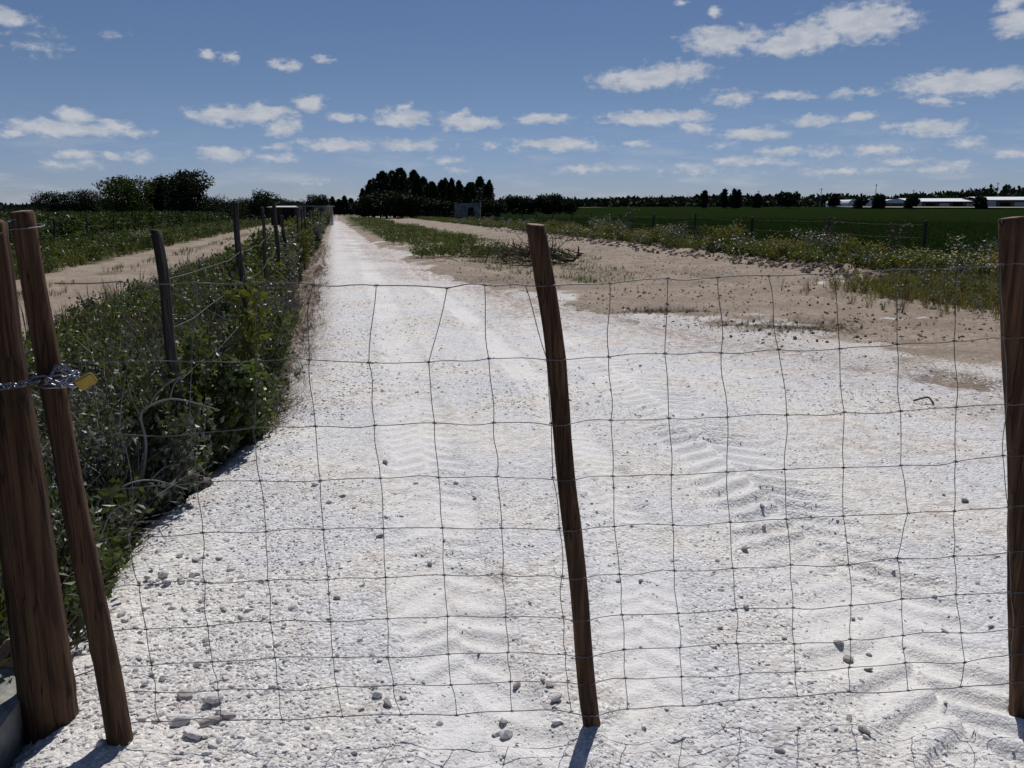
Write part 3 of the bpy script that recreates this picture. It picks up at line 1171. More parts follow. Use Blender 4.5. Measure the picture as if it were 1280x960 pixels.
# binding wire at the tops of the left post and pole
mb = MB()
c0 = at_dist(-18, 300, pt[1])
c1 = at_dist(33, 286, Y_L)
Pw = []
for k in range(40):
    a = k / 39
    Pw.append(((1 - a) * c0 + a * c1) + np.array([0, -0.072 * (1 - a) - 0.043 * a, 0.0025 * math.sin(a * 9)]))
Pw += [c1 + np.array([0.0435 * math.sin(u), -0.0435 * math.cos(u), 0.004 * u]) for u in np.linspace(0, 2 * PI, 24)]
mb.tube(Pw, 0.0017, 5)
setp(link('binding_wire', mb.mesh('binding_wire', m_oldwire, True)), 'thin pale wire tying the slim gate pole top to the thick post', 'wire')

# ------------------------------------------------------------------ chain and padlock
m_steel, t, b = material('bright_steel')
b.inputs['Metallic'].default_value = 1.0
b.inputs['Roughness'].default_value = 0.34
b.inputs['Base Color'].default_value = (0.20, 0.215, 0.26, 1)
m_brass, t, b = material('brass')
b.inputs['Metallic'].default_value = 0.85
b.inputs['Roughness'].default_value = 0.42
t.put(b.inputs['Base Color'], t.mix(t.noise(t.coords(), 60, 4), (0.20, 0.14, 0.035), (0.34, 0.26, 0.07)))

mb = MB()
u = np.linspace(0, 2 * PI, 20, endpoint=False)
hl, hw_ = 0.0125, 0.0088
px_ = np.sign(np.cos(u)) * hl + np.cos(u) * hw_
mb.tube(np.stack([px_, np.sin(u) * hw_, np.zeros(20)], 1), 0.0034, 7, closed=True)
link_me = mb.mesh('chain_link', m_steel, True)
zc = 1.118
A = np.interp(zc, [0, 1.56], [pt[0], top[0]]) * 1.0
cA = np.array([pt[0] + (top[0] - pt[0]) * zc / 1.56, pt[1], zc])
tp = at_dist(32, 266, Y_L)
cB = np.array([gL[0] + (tp[0] - gL[0]) * zc / 1.58, Y_L, zc + 0.012])
rA, rB = 0.080, 0.050
# hull around both poles
th1 = []
for a in np.linspace(PI * 0.5, PI * 1.5, 26):
    th1.append(cA + np.array([rA * math.cos(a), rA * math.sin(a), -0.012]))
for a in np.linspace(-PI * 0.5, PI * 0.5, 14):
    th1.append(cB + np.array([rB * math.cos(a), rB * math.sin(a), 0.022]))
loop = np.array(th1)
loop = np.concatenate([loop, loop[:1]])
seg = np.linalg.norm(np.diff(loop, axis=0), axis=1)
cum = np.concatenate([[0], np.cumsum(seg)])
pitch_ = 0.031
chain = empty('chain', tuple(cA))
setp(chain, 'shiny steel chain wrapped round the thick post and the slim gate pole', 'chain')


def lay_links(loop_, off, z_off, start):
    seg = np.linalg.norm(np.diff(loop_, axis=0), axis=1)
    cum = np.concatenate([[0], np.cumsum(seg)])
    n_ = int(cum[-1] / pitch_)
    for k in range(n_):
        s0 = (k + 0.5) * pitch_
        p = np.array([np.interp(s0, cum, loop_[:, i]) for i in range(3)])
        p2 = np.array([np.interp(min(s0 + 0.01, cum[-1]), cum, loop_[:, i]) for i in range(3)])
        p1 = np.array([np.interp(max(s0 - 0.01, 0), cum, loop_[:, i]) for i in range(3)])
        T = Vector(p2 - p1).normalized()
        q_ = T.to_track_quat('X', 'Z')
        roll = Quaternion((1, 0, 0), (PI / 4 + (k % 2) * PI / 2) + random.uniform(-.25, .25))
        o = link('chain_link', link_me, chain)
        o.rotation_mode = 'QUATERNION'
        o.rotation_quaternion = q_ @ roll
        p = p + np.array([0, off, z_off + 0.004 * math.sin(s0 * 30 + start)])
        o.location = tuple(p - np.array(chain.location))


lay_links(loop, 0.0, 0.0, 0)
# second strand hanging just below on the camera side, and a knot of spare links by the lock
fr = loop[(loop[:, 1] < Y_L + 0.02)]
fr = fr[np.argsort(fr[:, 0])]
lay_links(fr, -0.008, -0.020, 1)
kc = cB + np.array([0.045, -0.060, 0.036])
sp = [kc + np.array([0.026 * math.cos(a), -0.010 * math.sin(a * 2), 0.020 * math.sin(a)]) for a in np.linspace(0, 2 * PI, 18)]
lay_links(np.array(sp), 0, 0, 2)

lock = empty('padlock', tuple(cB + np.array([0.106, -0.045, 0.016])))
lock.rotation_euler = (0.25, math.radians(-28), 0.3)
setp(lock, 'brass padlock hanging from the chain beside the slim gate pole', 'padlock')
bm = bmesh.new()
bmesh.ops.create_cube(bm, size=1.0)
bmesh.ops.scale(bm, vec=(0.050, 0.016, 0.034), verts=bm.verts)
bmesh.ops.bevel(bm, geom=list(bm.edges), offset=0.0035, segments=2, affect='EDGES')
me = bpy.data.meshes.new('lock_body')
bm.to_mesh(me)
bm.free()
me.materials.append(m_brass)
link('lock_body', me, lock)
mb = MB()
a = np.linspace(0, PI, 14)
Pp = [(-0.013 + 0, 0, 0.012)] + [(-0.013 * math.cos(x), 0, 0.030 + 0.013 * math.sin(x)) for x in a] + [(0.013, 0, 0.012)]
mb.tube(Pp, 0.003, 8)
o = link('shackle', mb.mesh('shackle', m_steel, True), lock)
o.rotation_euler = (0, -0.9, 0)
o.location = (-0.006, 0, 0.002)
mb = MB()
u = np.linspace(0, 2 * PI, 22, endpoint=False)
mb.tube(np.stack([0.012 * np.cos(u), np.zeros(22), 0.012 * np.sin(u)], 1), 0.0011, 5, closed=True)
link('key_ring', mb.mesh('key_ring', m_steel, True), lock, loc=(0.0, -0.002, -0.026))
mb = MB()
mb.tube([(0, 0, -0.017), (0, 0, -0.020)], 0.006, 12)
link('keyhole_plug', mb.mesh('keyhole_plug', m_steel, True), lock)

# ------------------------------------------------------------------ concrete block and boulder at the left corner
m_conc, t, b = material('stained_concrete')
co = t.coords()
t.put(b.inputs['Base Color'], t.mix(t.mapr(t.noise(co, 9, 5), 0.4, 0.65), (0.17, 0.18, 0.15), (0.33, 0.32, 0.29)))
t.put(b.inputs['Normal'], t.bump(t.noise(co, 60, 5), 0.4, 0.01))
bm = bmesh.new()
bmesh.ops.create_cube(bm, size=1.0)
bmesh.ops.subdivide_edges(bm, edges=list(bm.edges), cuts=5, use_grid_fill=True)
for v in bm.verts:
    v.co.x *= 0.20
    v.co.y *= 0.40
    v.co.z *= 0.22
    n = fbm(np.array([v.co.x * 20 + v.co.z * 9]), np.array([v.co.y * 20]), 1.0, 2, 5)[0]
    v.co += v.co.normalized() * n * 0.02
me = bpy.data.meshes.new('concrete_block')
bm.to_mesh(me)
bm.free()
me.materials.append(m_conc)
g = G(-25, 945)
setp(link('concrete_block', me, loc=(g[0] - 0.03, g[1] + 0.12, 0.02), rot=(0.05, 0.05, 0.12)), 'rough concrete block at the lower left corner beside the thick post', 'block')
m_red, t, b = material('reddish_rock')
t.put(b.inputs['Base Color'], t.mix(t.noise(t.coords(), 2, 4), (0.16, 0.095, 0.07), (0.27, 0.18, 0.13)))
o = link('rock', stone_mesh('rock', 3, 301, m_red, 0.8), loc=(g[0] + 0.0, g[1] + 0.30, 0.17), scale=(0.11, 0.10, 0.085))
setp(o, 'reddish brown rock on the concrete block left of the thick post', 'rock')
o = link('rock', stone_mesh('rock', 3, 305, m_stone, 0.8), loc=(g[0] - 0.02, g[1] + 0.46, 0.14), scale=(0.10, 0.08, 0.07))
setp(o, 'pale rock behind the reddish one left of the thick post', 'rock')

# ------------------------------------------------------------------ foliage
def leaf_mat(name, ca, cb, transl=0.35, scale=4.0, spec=0.25):
    m = bpy.data.materials.new(name)
    m.use_nodes = True
    t = NT(m.node_tree)
    b = m.node_tree.nodes['Principled BSDF']
    out = m.node_tree.nodes['Material Output']
    geo = t.node('ShaderNodeNewGeometry')
    n = t.noise(geo.outputs['Position'], scale, 3, 0.6)
    r = geo.outputs['Random Per Island']
    f = t.math('ADD', t.math('MULTIPLY', t.mapr(n, 0.35, 0.65), 0.6), t.math('MULTIPLY', r, 0.4))
    c = t.mix(f, ca, cb)
    t.put(b.inputs['Base Color'], c)
    b.inputs['Roughness'].default_value = 0.45 if spec > 0.4 else 0.65
    b.inputs['Specular IOR Level'].default_value = spec
    if transl > 0:
        tr = t.node('ShaderNodeBsdfTranslucent')
        t.put(tr.inputs[0], t.mix(1.0, c, (1.5, 1.5, 0.6), 'MULTIPLY'))
        mx = t.node('ShaderNodeMixShader')
        mx.inputs[0].default_value = transl
        t.l.new(b.outputs[0], mx.inputs[1])
        t.l.new(tr.outputs[0], mx.inputs[2])
        t.l.new(mx.outputs[0], out.inputs[0])
    return m


m_leafA = leaf_mat('leaf_mid_green', (0.030, 0.046, 0.016), (0.085, 0.115, 0.036), 0.35, 4.0, 0.5)
m_leafB = leaf_mat('leaf_yellow_green', (0.050, 0.062, 0.016), (0.13, 0.135, 0.034), 0.35)
m_leafC = leaf_mat('leaf_grey_green', (0.050, 0.060, 0.044), (0.14, 0.155, 0.12), 0.2, 4.0, 0.5)
m_grassA = leaf_mat('grass_green', (0.035, 0.055, 0.014), (0.10, 0.12, 0.035), 0.3)
m_grassD = leaf_mat('grass_dry', (0.11, 0.088, 0.042), (0.25, 0.205, 0.115), 0.3)
m_cropleaf = leaf_mat('crop_leaf', (0.008, 0.020, 0.005), (0.022, 0.048, 0.011), 0.3, 4.0, 0.05)
m_brownw = leaf_mat('dead_stalk', (0.055, 0.040, 0.030), (0.14, 0.105, 0.08), 0.0)
m_twig = leaf_mat('grey_twig', (0.10, 0.095, 0.09), (0.24, 0.225, 0.21), 0.0)
m_treeD = leaf_mat('tree_dark', (0.008, 0.015, 0.009), (0.024, 0.038, 0.018), 0.12, 0.8, 0.1)
m_treeM = leaf_mat('tree_mid', (0.018, 0.032, 0.010), (0.060, 0.090, 0.024), 0.2, 0.8, 0.1)
m_treeF = leaf_mat('tree_far', (0.010, 0.018, 0.013), (0.022, 0.034, 0.022), 0.1, 0.1, 0.1)
m_bark, t, b = material('bark')
t.put(b.inputs['Base Color'], t.mix(t.noise(t.coords(), 12, 4), (0.04, 0.032, 0.026), (0.10, 0.085, 0.07)))
m_daisy, t, b = material('white_petals')
b.inputs['Base Color'].default_value = (0.42, 0.42, 0.36, 1)
m_yel, t, b = material('yellow_bloom')
b.inputs['Base Color'].default_value = (0.50, 0.40, 0.06, 1)


def quads_at(C, Nrm, Up, w, h):
    """one pointed leaf (two triangles sharing a bent midrib) per centre"""
    C = np.asarray(C)
    n = len(C)
    Up = Up / (np.linalg.norm(Up, axis=1)[:, None] + 1e-9)
    Sd = np.cross(Up, Nrm)
    Sd /= np.linalg.norm(Sd, axis=1)[:, None] + 1e-9
    Nn = np.cross(Sd, Up)
    w = np.broadcast_to(w, (n,))[:, None]
    h = np.broadcast_to(h, (n,))[:, None]
    a = C
    b_ = C + Up * h * 0.45 + Sd * w * 0.5 + Nn * w * 0.15
    c = C + Up * h
    d = C + Up * h * 0.45 - Sd * w * 0.5 + Nn * w * 0.15
    V = np.stack([a, b_, c, d], 1).reshape(-1, 3)
    k = np.arange(n) * 4
    return V, np.stack([k, k + 1, k + 2], 1), np.stack([k, k + 2, k + 3], 1)


def rand_unit(r, n):
    v = r.standard_normal((n, 3))
    return v / np.linalg.norm(v, axis=1)[:, None]


def leaves(mb, C, r, w, h, up_bias=0.3):
    n = len(C)
    up = rand_unit(r, n)
    up[:, 2] += up_bias
    nr = rand_unit(r, n)
    V, f1, f2 = quads_at(C, nr, up, w * r.uniform(.6, 1.3, n), h * r.uniform(.6, 1.3, n))
    mb.add(V, [f1, f2])


def crown_points(r, blobs, n, hollow=0.55):
    """points in the shells of a set of ellipsoids (cx,cy,cz,rx,ry,rz)"""
    vol = np.array([b_[3] * b_[4] * b_[5] for b_ in blobs]) ** 0.67
    pick = r.choice(len(blobs), n, p=vol / vol.sum())
    B = np.array(blobs)[pick]
    u = rand_unit(r, n)
    rad = hollow + (1 - hollow) * r.random(n) ** 0.7
    lump = 1 + 0.18 * np.sin(u[:, 0] * 5 + pick) * np.sin(u[:, 2] * 6 + pick * 2) + 0.10 * r.standard_normal(n)
    return B[:, :3] + u * B[:, 3:] * (rad * lump)[:, None]


def broad_crown(seed, w, h, nblob=14, n=2600, leaf=0.22, squat=0.3, mat=None):
    """round leafy crown of width w and top height h, foot near z=0.15h"""
    r = np.random.default_rng(seed)
    blobs = []
    for k in range(nblob):
        a = r.uniform(0, 2 * PI)
        zz_ = r.uniform(0.25, 0.9)
        rr = w / 2 * math.sqrt(max(0.05, 1 - (abs(zz_ - 0.5) / 0.52) ** 2)) * r.uniform(0.2, 0.72)
        s_ = r.uniform(0.18, 0.32) * w
        blobs.append((rr * math.cos(a), rr * math.sin(a), zz_ * h, s_, s_, min(s_ * 0.8, h * 0.22)))
    for b_i in range(len(blobs)):
        b_ = blobs[b_i]
        if b_[2] + b_[5] > h:
            blobs[b_i] = (*b_[:2], h - b_[5], *b_[3:])
    mb = MB()
    leaves(mb, crown_points(r, blobs, n), r, leaf, leaf * 1.5, 0.1)
    return mb.mesh('crown', mat or m_treeD)


def cone_crown(seed, w, h, n=1500, leaf=0.3, mat=None, low=0.04):
    """tall narrow crown with a pointed, ragged top"""
    r = np.random.default_rng(seed)
    t_ = r.random(n) ** 0.85
    prof = np.interp(t_, [0, 0.12, 0.4, 0.75, 0.93, 1.0], [[0.55, 0.95, 1.0, 0.62, 0.25, 0.03], [0.6, 0.9, 1.0, 0.8, 0.4, 0.08], [0.5, 0.8, 1.0, 0.7, 0.36, 0.05]][seed % 3])
    a = r.uniform(0, 2 * PI, n)
    tier = 1 + 0.20 * np.sin(t_ * 31 + 3 * np.cos(a * 2 + seed)) + 0.15 * np.sin(a * 3 + seed * 2 + t_ * 9)
    rad = prof * w / 2 * tier * (0.35 + 0.65 * r.random(n) ** 0.4)
    z = (low + (1 - low) * t_) * h
    C = np.stack([rad * np.cos(a), rad * np.sin(a), z], 1)
    mb = MB()
    leaves(mb, C, r, leaf, leaf * 1.7, 1.1)
    return mb.mesh('crown', mat or m_treeD)


def trunk_mesh(seed, h, r0, limbs=4, spread=0.35):
    r = np.random.default_rng(seed)
    mb = MB()
    n = 8
    z = np.linspace(-0.2, h, n)
    P = np.stack([np.cumsum(r.normal(0, 0.02 * h, n)), np.cumsum(r.normal(0, 0.02 * h, n)), z], 1)
    mb.tube(P, np.linspace(r0, r0 * 0.3, n), 7, jitter=0.05, seed=seed)
    for k in range(limbs):
        i = r.integers(3, n - 2)
        a = r.uniform(0, 2 * PI)
        L_ = h * spread * r.uniform(.6, 1.1)
        q_ = np.linspace(0, 1, 5)[:, None]
        E = P[i] + q_ * np.array([math.cos(a) * L_, math.sin(a) * L_, L_ * 0.7]) + r.normal(0, 0.02 * h, (5, 3)) * q_
        mb.tube(E, np.linspace(r0 * 0.45, r0 * 0.12, 5), 5)
    return mb.mesh('trunk', m_bark, True)


def gz(x, y):
    return float(z_ground(np.array([float(x)]), np.array([float(y)]))[0])


def place_tree(px, Y, crown_me, trunk_me, label, cat='tree', name='tree', group=None, scale=1.0, rz=0.0, sx=1.0):
    d = raydir(px, 262)
    x = d[0] / d[1] * Y
    t_ = empty(name, (x, Y, gz(x, Y) - 0.05), rz)
    t_.scale = (scale * sx, scale * sx, scale)
    setp(t_, label, cat, group)
    link('trunk', trunk_me, t_)
    link('crown', crown_me, t_)
    return t_


def h_for(py_top, Y):
    """height above level ground for something whose top shows at row py_top"""
    return float(at_dist(640, py_top, Y)[2])


# left group of orchard trees
LT = [
    (70, 112, 239, 48, 'dark', 'dark rounded bushy tree farthest left behind the second fence'),
    (107, 114, 237, 50, 'dark', 'dark rounded tree between the leftmost tree and the pale green one'),
    (160, 106, 221, 74, 'mid', 'broad green sunlit tree with a domed crown in the left tree group'),
    (205, 112, 219, 40, 'dark', 'dark narrow tree wedged between the broad green tree and the tallest left tree'),
    (236, 108, 212, 74, 'dark', 'tallest dark tree of the left group with ragged pointed top'),
    (284, 112, 243, 54, 'dark', 'low dark tree right of the tallest tree of the left group'),
    (325, 105, 237, 38, 'dark', 'small open crowned tree above the old fence posts, left of the dark shed'),
    (398, 120, 241, 28, 'dark', 'small bushy tree behind the grey block hut'),
    (345, 130, 247, 46, 'dark', 'low dark tree behind the roof of the dark shed'),
    (22, 135, 256, 70, 'dark', 'low dark hedge like tree at the far left behind the posts'),
    (132, 118, 247, 56, 'dark', 'low dark bush filling the gap left of the broad green tree'),
    (184, 126, 246, 48, 'dark', 'low dark tree behind the right side of the broad green tree'),
    (262, 130, 247, 44, 'dark', 'low dark tree at the right shoulder of the tallest left tree'),
    (305, 120, 247, 46, 'dark', 'low dark bush between the old fence post tops'),
    (372, 130, 249, 40, 'dark', 'low dark bush behind the joint of shed and grey hut'),
]
for k, (px, Y, ty, wpx, kind, lb) in enumerate(LT):
    h = h_for(ty, Y)
    w = wpx * Y / F
    m = m_treeM if kind == 'mid' else m_treeD
    nn = 7000 if k in (2, 4) else 5000
    cm = broad_crown(400 + k, w * 1.05, h, 16, nn, 0.17 * h / 5, mat=m)
    place_tree(px, Y, cm, trunk_mesh(500 + k, h * 0.7, 0.10 * h / 4), lb, name='orchard_tree')

# tall dark conifer row in the middle
cones = [cone_crown(600 + k, 3.2 + 0.3 * (k % 3), 10.0, 2600, 0.32) for k in range(7)]
ctr = trunk_mesh(610, 8.5, 0.14, 2, 0.1)
rowT = [(454, 236), (462, 228), (470, 222), (476, 212), (484, 224), (491, 215), (499, 213), (507, 220), (515, 216), (523, 217), (530, 219), (538, 224), (544, 229),
        (551, 227), (558, 224), (565, 226), (572, 225), (579, 229), (585, 225), (592, 229), (600, 223), (607, 231), (614, 228)]
ordn = ['first', 'second', 'third', 'fourth', 'fifth', 'sixth', 'seventh', 'eighth', 'ninth', 'tenth', 'eleventh', 'twelfth', 'thirteenth', 'fourteenth', 'fifteenth', 'sixteenth', 'seventeenth', 'eighteenth', 'nineteenth', 'twentieth', 'twenty-first', 'twenty-second', 'twenty-third']
for k, (px, ty) in enumerate(rowT):
    Y = 165 + (k % 3) * 5
    h = h_for(ty + [0, 3, -1, 2, 0, -2, 4][(k * 5) % 7], Y)
    tr = place_tree(px + [0, 2, -2, 3, -1][k % 5], Y, cones[(k * 3) % 7], ctr, '%s dark conifer from the left in the tall row beyond the road' % ordn[k].capitalize(),
                    name='conifer_tree', group='tall conifers in the row beyond the road', scale=h / 10.0, rz=k * 1.3, sx=[1.05, 1.3, 0.9, 1.4, 1.1][k % 5])
# lower growth under and around the tall row
shr = [broad_crown(620 + k, 6.0, 4.2, 12, 1500, 0.34, mat=m_treeD) for k in range(3)]
shr_t = trunk_mesh(625, 2.4, 0.12, 3)
lowT = [(455, 160, 250), (468, 158, 243), (484, 157, 238), (500, 158, 240), (516, 158, 243), (532, 158, 247), (548, 158, 249), (562, 160, 250), (604, 158, 247), (622, 158, 252), (585, 175, 240)]
for k, (px, Y, ty) in enumerate(lowT):
    h = h_for(ty, Y)
    place_tree(px, Y, shr[k % 3], shr_t, '%s bushy dark tree from the left at the foot of the tall conifer row' % ['First', 'Second', 'Third', 'Fourth', 'Fifth', 'Sixth', 'Seventh', 'Eighth', 'Tenth', 'Last', 'Ninth'][k], name='broadleaf_tree',
               group='bushy trees at the foot of the conifer row', scale=h / 4.2, rz=k * 2.1)
# thin conifers where the road ends
thin = [(408, 250), (416, 246), (424, 249), (431, 245), (439, 248), (446, 252)]
for k, (px, ty) in enumerate(thin):
    Y = 235
    h = h_for(ty, Y)
    place_tree(px, Y, cones[(k + 2) % 5], ctr, 'small dark tree in the clump where the white road vanishes', name='conifer_tree',
               group='small trees where the road vanishes', scale=h / 10.0, rz=k, sx=1.5)
# group right of the tall row
grp = [(632, 247), (645, 244), (656, 246), (668, 249), (680, 244), (690, 243), (700, 245), (708, 249)]
for k, (px, ty) in enumerate(grp):
    Y = 215
    h = h_for(ty, Y)
    place_tree(px, Y, shr[k % 3], shr_t, '%s tree of the low dark clump right of the tall conifer row' % ordn[k].capitalize(), name='broadleaf_tree',
               group='low dark trees right of the conifer row', scale=h / 4.2, rz=k * 1.7, sx=0.8)

# far-off woodland along the horizon: one mass
mb = MB()
r = np.random.default_rng(88)
for k in range(1000):
    az_ = r.uniform(-0.9, 1.0)
    Y = r.uniform(430, 560)
    x = math.tan(az_) * Y
    px = 640 + F * math.tan(az_) * 1.02
    if px < 440 and px > -400:
        Y = r.uniform(300, 400)
        x = math.tan(az_) * Y
    base_top = np.interp(px, [-600, 0, 400, 640, 712, 800, 900, 1000, 1100, 1180, 1230, 1300, 1800], [262, 262, 258, 254, 252, 249, 246, 246, 245, 243, 236, 235, 244])
    h = (262 - base_top + r.uniform(-4.5, 0.8)) * Y / F + 1.6
    z0 = gz(x, Y)
    h = max(h - 0.0, z0 + 2.0)
    w = r.uniform(6, 14)
    n = 75
    u_ = rand_unit(r, n)
    C = np.array([x, Y, (h + z0) / 2]) + u_ * np.array([w / 2, w / 2, (h - z0) / 2]) * (r.random(n) ** 0.3)[:, None]
    leaves(mb, C, r, 2.0, 2.6, 0.4)
o = link('far_woodland', mb.mesh('far_woodland', m_treeF))
setp(o, 'distant dark woodland running along the whole horizon', 'woodland', kind='stuff')
# single trees that stand out of it
OUT = [
    (880, 300, 240, 7, 'cone', 'dark spiky tree standing alone left of the pair above the far field edge'),
    (905, 300, 238, 7, 'cone', 'pointed dark tree, left of the close pair above the far field edge'),
    (917, 300, 238, 7, 'cone', 'pointed dark tree at the left of the close pair above the far field edge'),
    (922, 302, 239, 6, 'cone', 'pointed dark tree at the right of the close pair above the far field edge'),
    (985, 310, 241, 28, 'round', 'round dome shaped tree rising above the far woodland'),
    (1075, 300, 249, 16, 'round', 'small dark tree in front of the first white greenhouse'),
    (1097, 300, 247, 15, 'round', 'dark tree between the white greenhouse roofs'),
    (1139, 300, 245, 15, 'round', 'dark tree at the left end of the long low building'),
    (1225, 300, 246, 14, 'round', 'dark tree in front of the long low building'),
    (1042, 320, 241, 12, 'round', 'dark tree left of the greenhouses'),
    (946, 310, 244, 14, 'cone', 'thin spiky tree between the close pair and the round dome tree'),
]
for k, (px, Y, ty, wpx, kind, lb) in enumerate(OUT):
    h = h_for(ty, Y)
    x = raydir(px, 262)[0] / raydir(px, 262)[1] * Y
    h = h - gz(x, Y)
    w = wpx * Y / F
    cm = cone_crown(700 + k, w * 1.0, h, 700, 0.55, m_treeF) if kind == 'cone' else broad_crown(700 + k, w, h, 10, 1300, 0.75, mat=m_treeF)
    place_tree(px, Y, cm, trunk_mesh(720 + k, h * 0.7, 0.2), lb, name='conifer_tree' if kind == 'cone' else 'broadleaf_tree')

# ------------------------------------------------------------------ buildings
m_block, t, b = material('grey_block_wall')
co = t.coords()
t.put(b.inputs['Base Color'], t.mix(t.mapr(t.noise(co, 1.5, 5), 0.4, 0.65), (0.15, 0.155, 0.165), (0.27, 0.275, 0.28)))
m_dark, t, b = material('dark_opening')
b.inputs['Base Color'].default_value = (0.012, 0.012, 0.014, 1)
m_shed, t, b = material('dark_shed_boards')
t.put(b.inputs['Base Color'], t.mix(t.noise(t.mapping(t.coords(), (6, 6, .4)), 1, 3), (0.025, 0.02, 0.02), (0.06, 0.045, 0.04)))
m_sheet, t, b = material('pale_roof_sheet')
t.put(b.inputs['Base Color'], t.mix(t.noise(t.coords(), 0.3, 3), (0.42, 0.43, 0.44), (0.60, 0.61, 0.62)))
m_poly, t, b = material('greenhouse_film')
b.inputs['Base Color'].default_value = (0.74, 0.76, 0.77, 1)
b.inputs['Roughness'].default_value = 0.45
m_wallp, t, b = material('dull_hall_wall')
t.put(b.inputs['Base Color'], t.mix(t.noise(t.coords(), 0.2, 3), (0.07, 0.075, 0.08), (0.14, 0.14, 0.14)))


def hut(name, px0, px1, top_y, Y, depth, label, wall_m, roof_m, openings, roof_over=0.25, roof_t=0.12, slope=0.0):
    xa = raydir(px0, 262)[0] / raydir(px0, 262)[1] * Y
    xb = raydir(px1, 262)[0] / raydir(px1, 262)[1] * Y
    h = h_for(top_y, Y)
    cx = (xa + xb) / 2
    w = xb - xa
    z0 = gz(cx, Y) - 0.1
    t_ = empty(name, (cx, Y + depth / 2, z0))
    setp(t_, label, 'building' if name != 'shed' else 'shed')
    Hh = h - z0
    # wall shell: four slabs with the openings set in
    mb = MB()
    mb.box((0, 0, (Hh - roof_t) / 2), (w, depth, Hh - roof_t))
    link('wall', mb.mesh('wall', wall_m), t_)
    mb = MB()
    mb.box((0, 0, Hh - roof_t / 2 + 0.005), (w + 2 * roof_over, depth + 2 * roof_over, roof_t))
    ro = link('roof', mb.mesh('roof', roof_m), t_)
    ro.rotation_euler = (slope, 0, 0)
    for (nm, ox, oz, ow, oh) in openings:
        mb = MB()
        f = 0.07
        mb.box((ox, -depth / 2 - 0.02, oz + oh / 2 + f / 2), (ow + 2 * f, 0.06, f))
        mb.box((ox, -depth / 2 - 0.02, oz - oh / 2 - f / 2), (ow + 2 * f, 0.06, f))
        mb.box((ox - ow / 2 - f / 2, -depth / 2 - 0.02, oz), (f, 0.06, oh))
        mb.box((ox + ow / 2 + f / 2, -depth / 2 - 0.02, oz), (f, 0.06, oh))
        fo = link(nm, mb.mesh(nm, wall_m), t_)
        mb = MB()
        mb.box((ox, -depth / 2 - 0.006, oz), (ow, 0.02, oh))
        link('pane' if nm == 'window' else 'door_leaf', mb.mesh('pane', m_dark), fo)
    return t_


hut('block_hut', 373, 408, 257, 88, 3.2, 'small grey block hut with flat roof left of where the road vanishes', m_block, m_block,
    [('door', -0.2, 1.1, 0.9, 1.8), ('window', 0.9, 1.5, 0.6, 0.6)], 0.15)
hut('shed', 338, 369, 258, 92, 4.0, 'long low dark shed with a thin pale roof edge left of the grey hut', m_shed, m_sheet,
    [('door', 0.6, 1.0, 1.2, 1.7)], 0.3, 0.06, 0.03)
hut('pump_hut', 568, 600, 254, 140, 3.5, 'plain grey hut standing before the tall conifers at the field corner', m_block, m_block,
    [('door', 0.6, 1.1, 0.9, 1.8)], 0.1)


def greenhouse(px0, px1, top_y, Y, label, depth=30, wall_m=None):
    xa = raydir(px0, 262)[0] / raydir(px0, 262)[1] * Y
    xb = raydir(px1, 262)[0] / raydir(px1, 262)[1] * Y
    w = xb - xa
    cx = (xa + xb) / 2
    z0 = gz(cx, Y)
    h = h_for(top_y, Y) - z0
    t_ = empty('greenhouse', (cx, Y, z0))
    setp(t_, label, 'greenhouse', 'white greenhouses beyond the field')
    eh = h * 0.55
    mb = MB()
    mb.box((0, depth / 2, eh / 2), (w, depth, eh))
    link('wall', mb.mesh('wall', wall_m or m_poly), t_)
    mb = MB()
    nb = max(1, int(round(w / 9.0)))
    bw = w / nb
    for k in range(nb):
        a = np.linspace(0, PI, 11)
        cx_ = -w / 2 + bw * (k + 0.5)
        prof = np.stack([cx_ + bw / 2 * np.cos(a), eh + (h - eh) * np.sin(a)], 1)
        V0 = np.stack([prof[:, 0], np.zeros(11) - 0.1, prof[:, 1]], 1)
        V1 = V0 + np.array([0, depth + 0.2, 0])
        V = np.concatenate([V0, V1])
        i = np.arange(10)
        q_ = np.stack([i, i + 1, i + 12, i + 11], 1)
        mb.add(V, [q_])
        mb.add(np.concatenate([V0, [[cx_, -0.1, eh]]]), [np.stack([i, np.full(10, 11), i + 1], 1)])
    link('roof', mb.mesh('roof', m_poly, True), t_)
    mb = MB()
    for k in range(nb + 1):
        mb.box((-w / 2 + bw * k, -0.2, eh / 2), (0.25, 0.12, eh))
    link('frame_post', mb.mesh('frame_post', m_sheet), t_)['kind'] = 'stuff'


greenhouse(1060, 1071, 249.5, 345, 'small bright white greenhouse at the left end beyond the field', 25)
greenhouse(1082, 1092, 249, 350, 'second white greenhouse just right of the small one', 25)
greenhouse(1103, 1134, 249, 352, 'wide white greenhouse between two dark trees', 30, m_wallp)


